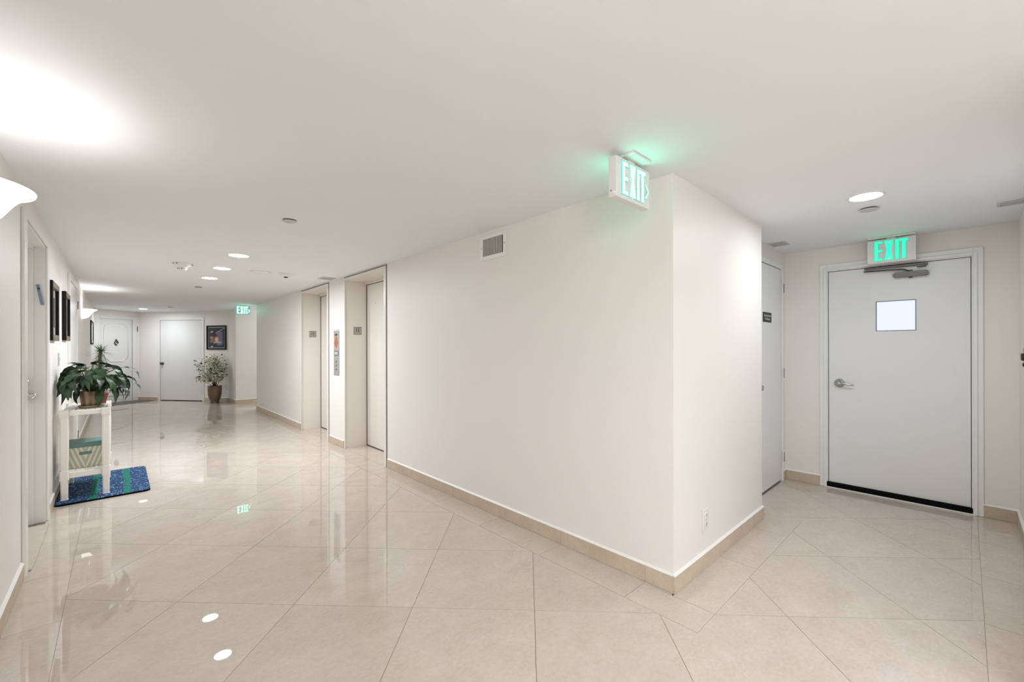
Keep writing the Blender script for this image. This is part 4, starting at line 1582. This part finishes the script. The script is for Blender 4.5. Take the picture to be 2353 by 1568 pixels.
for (z0, z1, nm) in ((0.812, 0.834, 'top_slat'), (0.262, 0.285, 'shelf_slat')):
    n_ = 4
    span = SX1 - SX0 - 0.07
    for k in range(n_):
        a = SX0 + 0.035 + span * k / n_
        mb = MB()
        mb.bbox(a + 0.004, a + span / n_ - 0.004, SY0 + 0.03, SY1 - 0.03, z0, z1, 0.003)
        mb.build(nm, 'resin_white', t)

# storage box on the lower shelf
t = thing('storage_box', 'pale green striped storage box with teal lid on the lower shelf', 'storage box', (-0.226, 5.77, 0.2855))
bx0, bx1, by0, by1, bz0, bz1 = -0.352, -0.10, 5.645, 5.90, 0.2855, 0.50
mb = MB()
# local pattern axes: x across, z up from the base
mb.bbox(bx0, bx1, by0, by1, bz0, bz1 - 0.004, 0.003)
mb.build('box_body', 'striped_fabric', t)
mb = MB()
mb.bbox(bx0 - 0.005, bx1 + 0.005, by0 - 0.006, by1 + 0.006, 0.476, 0.522, 0.004)
mb.build('lid', 'teal_lid', t)
mb = MB()
mb.bbox(-0.268, -0.183, by0 - 0.006, by0 + 0.001, 0.408, 0.434, 0.003)
mb.build('handle', 'teal_lid', t)
mb = MB()
mb.bbox(bx1 - 0.001, bx1 + 0.006, 5.73, 5.815, 0.408, 0.434, 0.003)
mb.build('handle', 'teal_lid', t)


# doormats
def slab_poly(poly, z0, z1, inset=0.004):
    """flat mat with a rounded-down top edge"""
    n_ = len(poly)
    cx = sum(p[0] for p in poly) / n_
    cy = sum(p[1] for p in poly) / n_
    sh = lambda f: [(cx + (x - cx) * f, cy + (y - cy) * f) for x, y in poly]
    q = MB()
    rings = [[(x, y, z0) for x, y in poly], [(x, y, z1 - inset) for x, y in poly], [(x, y, z1) for x, y in sh(0.985)]]
    vs = sum(rings, [])
    fs = []
    side = [(k, (k + 1) % n_, n_ + (k + 1) % n_, n_ + k) for k in range(n_)]
    for k in range(n_):
        k2 = (k + 1) % n_
        fs.append((n_ + k, n_ + k2, 2 * n_ + k2, 2 * n_ + k))
    fs += [tuple(range(2 * n_, 3 * n_))]
    q.add(vs, fs)
    q.mi = 1                      # sides and underside coloured black for the shade along the mat's edge
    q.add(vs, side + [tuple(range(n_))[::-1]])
    return q


def rounded(x0, x1, y0, y1, r, skew=0.0):
    out = []
    for cx, cy, a0 in ((x1 - r, y0 + r, -90), (x1 - r, y1 - r, 0), (x0 + r, y1 - r, 90), (x0 + r, y0 + r, 180)):
        for k in range(5):
            a = R(a0 + 22.5 * k)
            x, y = cx + r * math.cos(a), cy + r * math.sin(a)
            out.append((x, y + skew * (x - x0)))
    return out


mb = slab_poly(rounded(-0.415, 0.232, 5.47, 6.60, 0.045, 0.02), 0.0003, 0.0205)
m_ = mb.build('doormat', ['braided_blue', 'rubber_and_shade_black'], origin=(0.0, 5.9, 0.0))
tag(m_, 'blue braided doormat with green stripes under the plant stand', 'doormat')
mb = MB(); mb.T = TA
mb.bbox(0.02, LA - 0.02, 0.02, 0.52, 0.0003, 0.011, 0.003)
m_ = mb.build('doormat', 'grey_mat', origin=tuple(TA @ Vector((0.5, 0.27, 0.0))))
tag(m_, 'thin dark grey doormat in front of the arched far door', 'doormat')

# ------------------------------------------------------------------ peace lily
rnd = random.Random(11)
PX, PY, PZ = -0.195, 5.80, 0.8345
t = thing('peace_lily', 'large dark green peace lily in a tan striped pot on the stand', 'potted plant', (PX, PY, PZ))
lily = t
mb = MB(); mb.T = Matrix.Translation((PX, PY, PZ))
mb.lathe([(0, 0), (0.078, 0), (0.088, 0.006), (0.090, 0.018), (0.084, 0.018), (0.080, 0.010), (0, 0.010)], 32)
mb.build('saucer', 'saucer_tan', t)
mb = MB(); mb.T = Matrix.Translation((0, 0, 0.0106))
mb.lathe([(0, 0), (0.066, 0), (0.072, 0.05), (0.084, 0.145), (0.080, 0.145), (0.070, 0.06), (0.06, 0.02), (0, 0.02)], 32)
pot = mb.build('pot', 'striped_pot', t)
pot.data.transform(Matrix.Translation((PX, PY, PZ)))
mb = MB(); mb.T = Matrix.Translation((PX, PY, PZ + 0.13))
mb.lathe([(0, 0.012), (0.05, 0.008), (0.079, 0.0)], 24)
mb.build('soil', 'soil', t)


def leaf_mesh(name, Ln, W, droop, cup, wave, matname, segs=9):
    """blade along +x from its base, drooping down; two-sided sheet folded along the midrib with a little thickness"""
    vs, fs = [], []
    for i in range(segs + 1):
        s = i / segs
        wd = W * (math.sin(PI * min(1, s * 1.0) ** 0.72) ** 0.9) * (1 - 0.25 * s) + 0.0004
        a = droop * s * s
        x = Ln * (s - 0.12 * droop * s * s * s)
        z = -Ln * 0.55 * a * s
        for k, q in enumerate((-1, -0.5, 0, 0.5, 1)):
            y = q * wd
            zz = z + cup * abs(q) * wd + wave * math.sin(9 * s + (1.3 if q > 0 else 0)) * abs(q) * wd
            vs.append((x, y, zz))
    for i in range(segs):
        for k in range(4):
            fs.append((i * 5 + k, i * 5 + k + 1, (i + 1) * 5 + k + 1, (i + 1) * 5 + k))
    me = bpy.data.meshes.new(name)
    me.from_pydata(vs, [], fs)
    me.polygons.foreach_set('use_smooth', [True] * len(fs))
    me.materials.append(M[matname])
    me.update()
    return me


variants = [leaf_mesh('lily_leaf', 0.195, 0.046, d, c, w_, 'lily_leaf') for d, c, w_ in ((0.6, 0.25, 0.15), (1.0, 0.2, 0.2), (1.4, 0.15, 0.25), (0.3, 0.35, 0.1), (1.7, 0.2, 0.2))]
stems = MB()
base = Vector((PX, PY, PZ + 0.14))


def add_leaf(az, reach, height, scale, pitch, var, roll):
    """petiole from the pot to the blade's base, then the blade hanging outwards"""
    d = Vector((math.cos(az), math.sin(az), 0))
    p0 = base + d * rnd.uniform(0.0, 0.03)
    reach *= 1.0 + 0.32 * max(0.0, d.x)
    p3 = base + d * reach + Vector((0, 0, height))
    if p3.x < XL + 0.035:
        p3.x = XL + 0.035
    tip = p3 + d * 0.17 * scale
    if tip.x < XL + 0.02:      # keep blades off the wall: turn them along it
        az = math.atan2(math.copysign(1, d.y), 0.15)
    p1 = p0 + Vector((0, 0, height * 0.55)) + d * reach * 0.15
    p2 = p0 + Vector((0, 0, height * 1.0)) + d * reach * 0.6
    pts = []
    for k in range(6):
        s = k / 5
        pts.append(p0 * (1 - s) ** 3 + p1 * 3 * s * (1 - s) ** 2 + p2 * 3 * s * s * (1 - s) + p3 * s ** 3)
    stems.tube(pts, [0.0032, 0.003, 0.0028, 0.0026, 0.0024, 0.002], 5)
    ob = bpy.data.objects.new('leaf', variants[var])
    C.objects.link(ob)
    ob.parent = lily
    ML = (Matrix.Translation(p3 - Vector(lily.location)) @ Matrix.Rotation(az, 4, 'Z') @ Matrix.Rotation(pitch, 4, 'Y')
                       @ Matrix.Rotation(roll, 4, 'X') @ Matrix.Diagonal((scale, scale * rnd.uniform(0.9, 1.15), scale, 1)))
    mx_ = min((ML @ v.co).x for v in variants[var].vertices) + lily.location.x
    if mx_ < XL + 0.006:
        ML = Matrix.Translation((XL + 0.006 - mx_, 0, 0)) @ ML
    ob.matrix_local = ML


N1 = 46
for i in range(N1):       # outer skirt
    az = -PI + 2 * PI * i / N1 + rnd.uniform(-0.15, 0.15)
    front = -2.45 < az < -0.75
    if front and i % 2:
        continue
    add_leaf(az, rnd.uniform(0.13, 0.23), rnd.uniform(0.12, 0.18) if front else rnd.uniform(0.04, 0.17), rnd.uniform(0.6, 0.9), R(rnd.uniform(12, 52)), rnd.choice((1, 2, 4)), R(rnd.uniform(-25, 25)))
N2 = 38
for i in range(N2):       # middle
    az = 2 * PI * i / N2 + rnd.uniform(-0.2, 0.2)
    add_leaf(az, rnd.uniform(0.08, 0.20), rnd.uniform(0.13, 0.25), rnd.uniform(0.6, 0.9), R(rnd.uniform(0, 35)), rnd.choice((0, 1, 2)), R(rnd.uniform(-30, 30)))
for i in range(16):       # crown
    az = 2 * PI * i / 16 + rnd.uniform(-0.3, 0.3)
    add_leaf(az, rnd.uniform(0.02, 0.08), rnd.uniform(0.20, 0.28), rnd.uniform(0.5, 0.75), R(rnd.uniform(-35, 10)), rnd.choice((0, 3)), R(rnd.uniform(-30, 30)))
for i in range(20):       # short leaves that close the middle
    az = 2 * PI * i / 20 + rnd.uniform(-0.2, 0.2)
    add_leaf(az, rnd.uniform(0.03, 0.10), rnd.uniform(0.07, 0.17), rnd.uniform(0.5, 0.72), R(rnd.uniform(5, 40)), rnd.choice((0, 1, 2)), R(rnd.uniform(-30, 30)))
# big blades that hang in front of the pot
for az, rc, h_, sc_, pt in ((-1.05, 0.09, 0.03, 0.85, 74), (-0.25, 0.115, 0.01, 0.85, 68), (-2.45, 0.10, 0.04, 0.75, 66)):
    add_leaf(az, rc, h_, sc_, R(pt), 0, R(rnd.uniform(-8, 8)))
stems.build('stems', 'stem_green', lily)
for (dx, dy, dz) in ((-0.09, -0.09, 0.10), (-0.10, -0.08, 0.06)):      # two pale spent flowers
    mb = MB(); mb.T = Matrix.Translation((PX + dx, PY + dy, PZ + 0.14 + dz)) @ Matrix.Rotation(R(35), 4, 'Y')
    mb.lathe([(0.002, -0.03), (0.010, -0.012), (0.013, 0.005), (0.007, 0.022), (0.0, 0.03)], 10, sy=0.6)
    mb.build('flower', 'flower_white', lily)

# ------------------------------------------------------------------ small palm behind the lily
QX, QY, QZ = -0.135, 6.12, 0.8345
t = thing('potted_palm', 'small spiky palm in a terracotta pot behind the peace lily', 'potted plant', (QX, QY, QZ))
mb = MB(); mb.T = Matrix.Translation((QX, QY, QZ))
mb.lathe([(0, 0), (0.042, 0), (0.056, 0.085), (0.062, 0.085), (0.063, 0.11), (0.056, 0.11), (0.05, 0.09), (0, 0.09)], 24)
mb.build('pot', 'terracotta', t)
mb = MB()
mb.tube([(QX, QY, QZ + 0.088), (QX + 0.004, QY, QZ + 0.26), (QX - 0.004, QY - 0.004, QZ + 0.42), (QX, QY, QZ + 0.53)], [0.016, 0.013, 0.013, 0.011], 8)
mb.build('trunk', 'bark', t)
fo = MB()
for i in range(330):
    z0 = QZ + (0.53 if i % 3 == 0 else rnd.uniform(0.28, 0.53))
    az = rnd.uniform(0, 2 * PI)
    up = rnd.uniform(-0.1, 1.2) if i % 3 == 0 else rnd.uniform(-0.5, 0.6)
    Ln = rnd.uniform(0.10, 0.17) * (1 if i % 3 == 0 else 0.6)
    d = Vector((math.cos(az) * math.cos(up), math.sin(az) * math.cos(up), math.sin(up)))
    side = Vector((-math.sin(az), math.cos(az), 0)) * 0.0036
    p = Vector((QX, QY, z0))
    fo.mi = 1 if rnd.random() < 0.22 else 0
    pts = []
    for k in range(5):
        s = k / 4
        pts.append((p + d * Ln * s + Vector((0, 0, -0.055 * s * s * (1.5 if i % 3 else 0.7))), 1 - s * 0.9))
    vs, fs = [], []
    for q, w_ in pts:
        vs += [q - side * w_, q + side * w_]
    for k in range(4):
        fs.append((2 * k, 2 * k + 1, 2 * k + 3, 2 * k + 2))
    fo.add(vs, fs)
f_ = fo.build('foliage', ['blade_green', 'blade_pale'], t)
f_['kind'] = 'stuff'

# ------------------------------------------------------------------ variegated tree in a bronze pot at the far end
TX, TY = 1.82, 13.19
t = thing('potted_tree', 'cream and green variegated tree in a bronze pot at the far end', 'potted plant', (TX, TY, 0))
mb = MB(); mb.T = Matrix.Translation((TX, TY, 0.0005))
mb.lathe([(0, 0), (0.098, 0), (0.104, 0.012), (0.090, 0.028), (0.100, 0.05), (0.128, 0.12), (0.148, 0.22), (0.155, 0.33), (0.155, 0.42), (0.162, 0.425), (0.162, 0.44), (0.150, 0.44), (0.145, 0.38), (0, 0.38)], 40)
mb.build('pot', 'bronze_pot', t)
mb = MB(); mb.T = Matrix.Translation((TX, TY, 0.38))
mb.lathe([(0, 0.02), (0.10, 0.015), (0.144, 0.0)], 24)
mb.build('soil', 'soil', t)
tr = MB()
fo = MB()
r3 = random.Random(5)
wn = FN
ends = []
for i in range(16):
    az = r3.uniform(0, 2 * PI)
    sp_ = r3.uniform(0.05, 0.33)
    top = r3.uniform(0.78, 1.26)
    p0 = Vector((TX + r3.uniform(-0.03, 0.03), TY + r3.uniform(-0.03, 0.03), 0.39))
    p1 = p0 + Vector((math.cos(az) * sp_ * 0.25, math.sin(az) * sp_ * 0.25, 0.2))
    p2 = Vector((TX + math.cos(az) * sp_, TY + math.sin(az) * sp_, top))
    ends.append((p0, p1, p2))
ends += [(Vector((TX, TY, 0.39)), Vector((TX - 0.1, TY - 0.03, 0.6)), Vector((TX - 0.37, TY - 0.1, 1.08))), (Vector((TX, TY, 0.39)), Vector((TX - 0.12, TY, 0.52)), Vector((TX - 0.40, TY - 0.05, 0.68))),
         (Vector((TX, TY, 0.39)), Vector((TX + 0.05, TY - 0.05, 0.7)), Vector((TX + 0.26, TY - 0.13, 1.10)))]


def room_side(p, m=0.03):
    q = p - FA
    return q.dot(FN) > m and p.x < 2.13 - m


for p0, p1, p2 in ends:
    pts = []
    for k in range(9):
        s = k / 8
        pts.append(p0 * (1 - s) ** 2 + p1 * 2 * s * (1 - s) + p2 * s * s)
    pts = [p for p in pts if room_side(p, 0.01)]
    if len(pts) < 3:
        continue
    tr.tube(pts, [0.008 * (1 - 0.85 * k / len(pts)) for k in range(len(pts))], 5)
    for k in range(120):
        s = r3.uniform(0.28, 1.0)
        p = p0 * (1 - s) ** 2 + p1 * 2 * s * (1 - s) + p2 * s * s
        p = p + Vector((r3.gauss(0, 0.05), r3.gauss(0, 0.05), r3.gauss(0, 0.05)))
        if not room_side(p, 0.072) or p.z < 0.55:
            continue
        a = r3.uniform(0, 2 * PI)
        e_ = r3.uniform(-0.9, 0.7)
        d = Vector((math.cos(a) * math.cos(e_), math.sin(a) * math.cos(e_), math.sin(e_)))
        sd = d.cross(Vector((r3.uniform(-1, 1), r3.uniform(-1, 1), r3.uniform(-1, 1)))).normalized()
        Ln = r3.uniform(0.042, 0.070)
        wd = Ln * 0.30
        up = sd.cross(d).normalized() * (Ln * 0.10)
        c_ = r3.random()
        fo.mi = 0 if c_ < 0.68 else (1 if c_ < 0.87 else 2)
        vs = [p, p + d * Ln * 0.35 + sd * wd + up, p + d * Ln * 0.75 + sd * wd * 0.7 + up, p + d * Ln, p + d * Ln * 0.75 - sd * wd * 0.7 + up, p + d * Ln * 0.35 - sd * wd + up, p + d * Ln * 0.5]
        fo.add(vs, [(0, 1, 6), (1, 2, 6), (2, 3, 6), (3, 4, 6), (4, 5, 6), (5, 0, 6)])
tr.build('stems', 'bark_dark', t)
f_ = fo.build('foliage', ['leaf_cream', 'leaf_sage', 'leaf_dark'], t)
f_['kind'] = 'stuff'
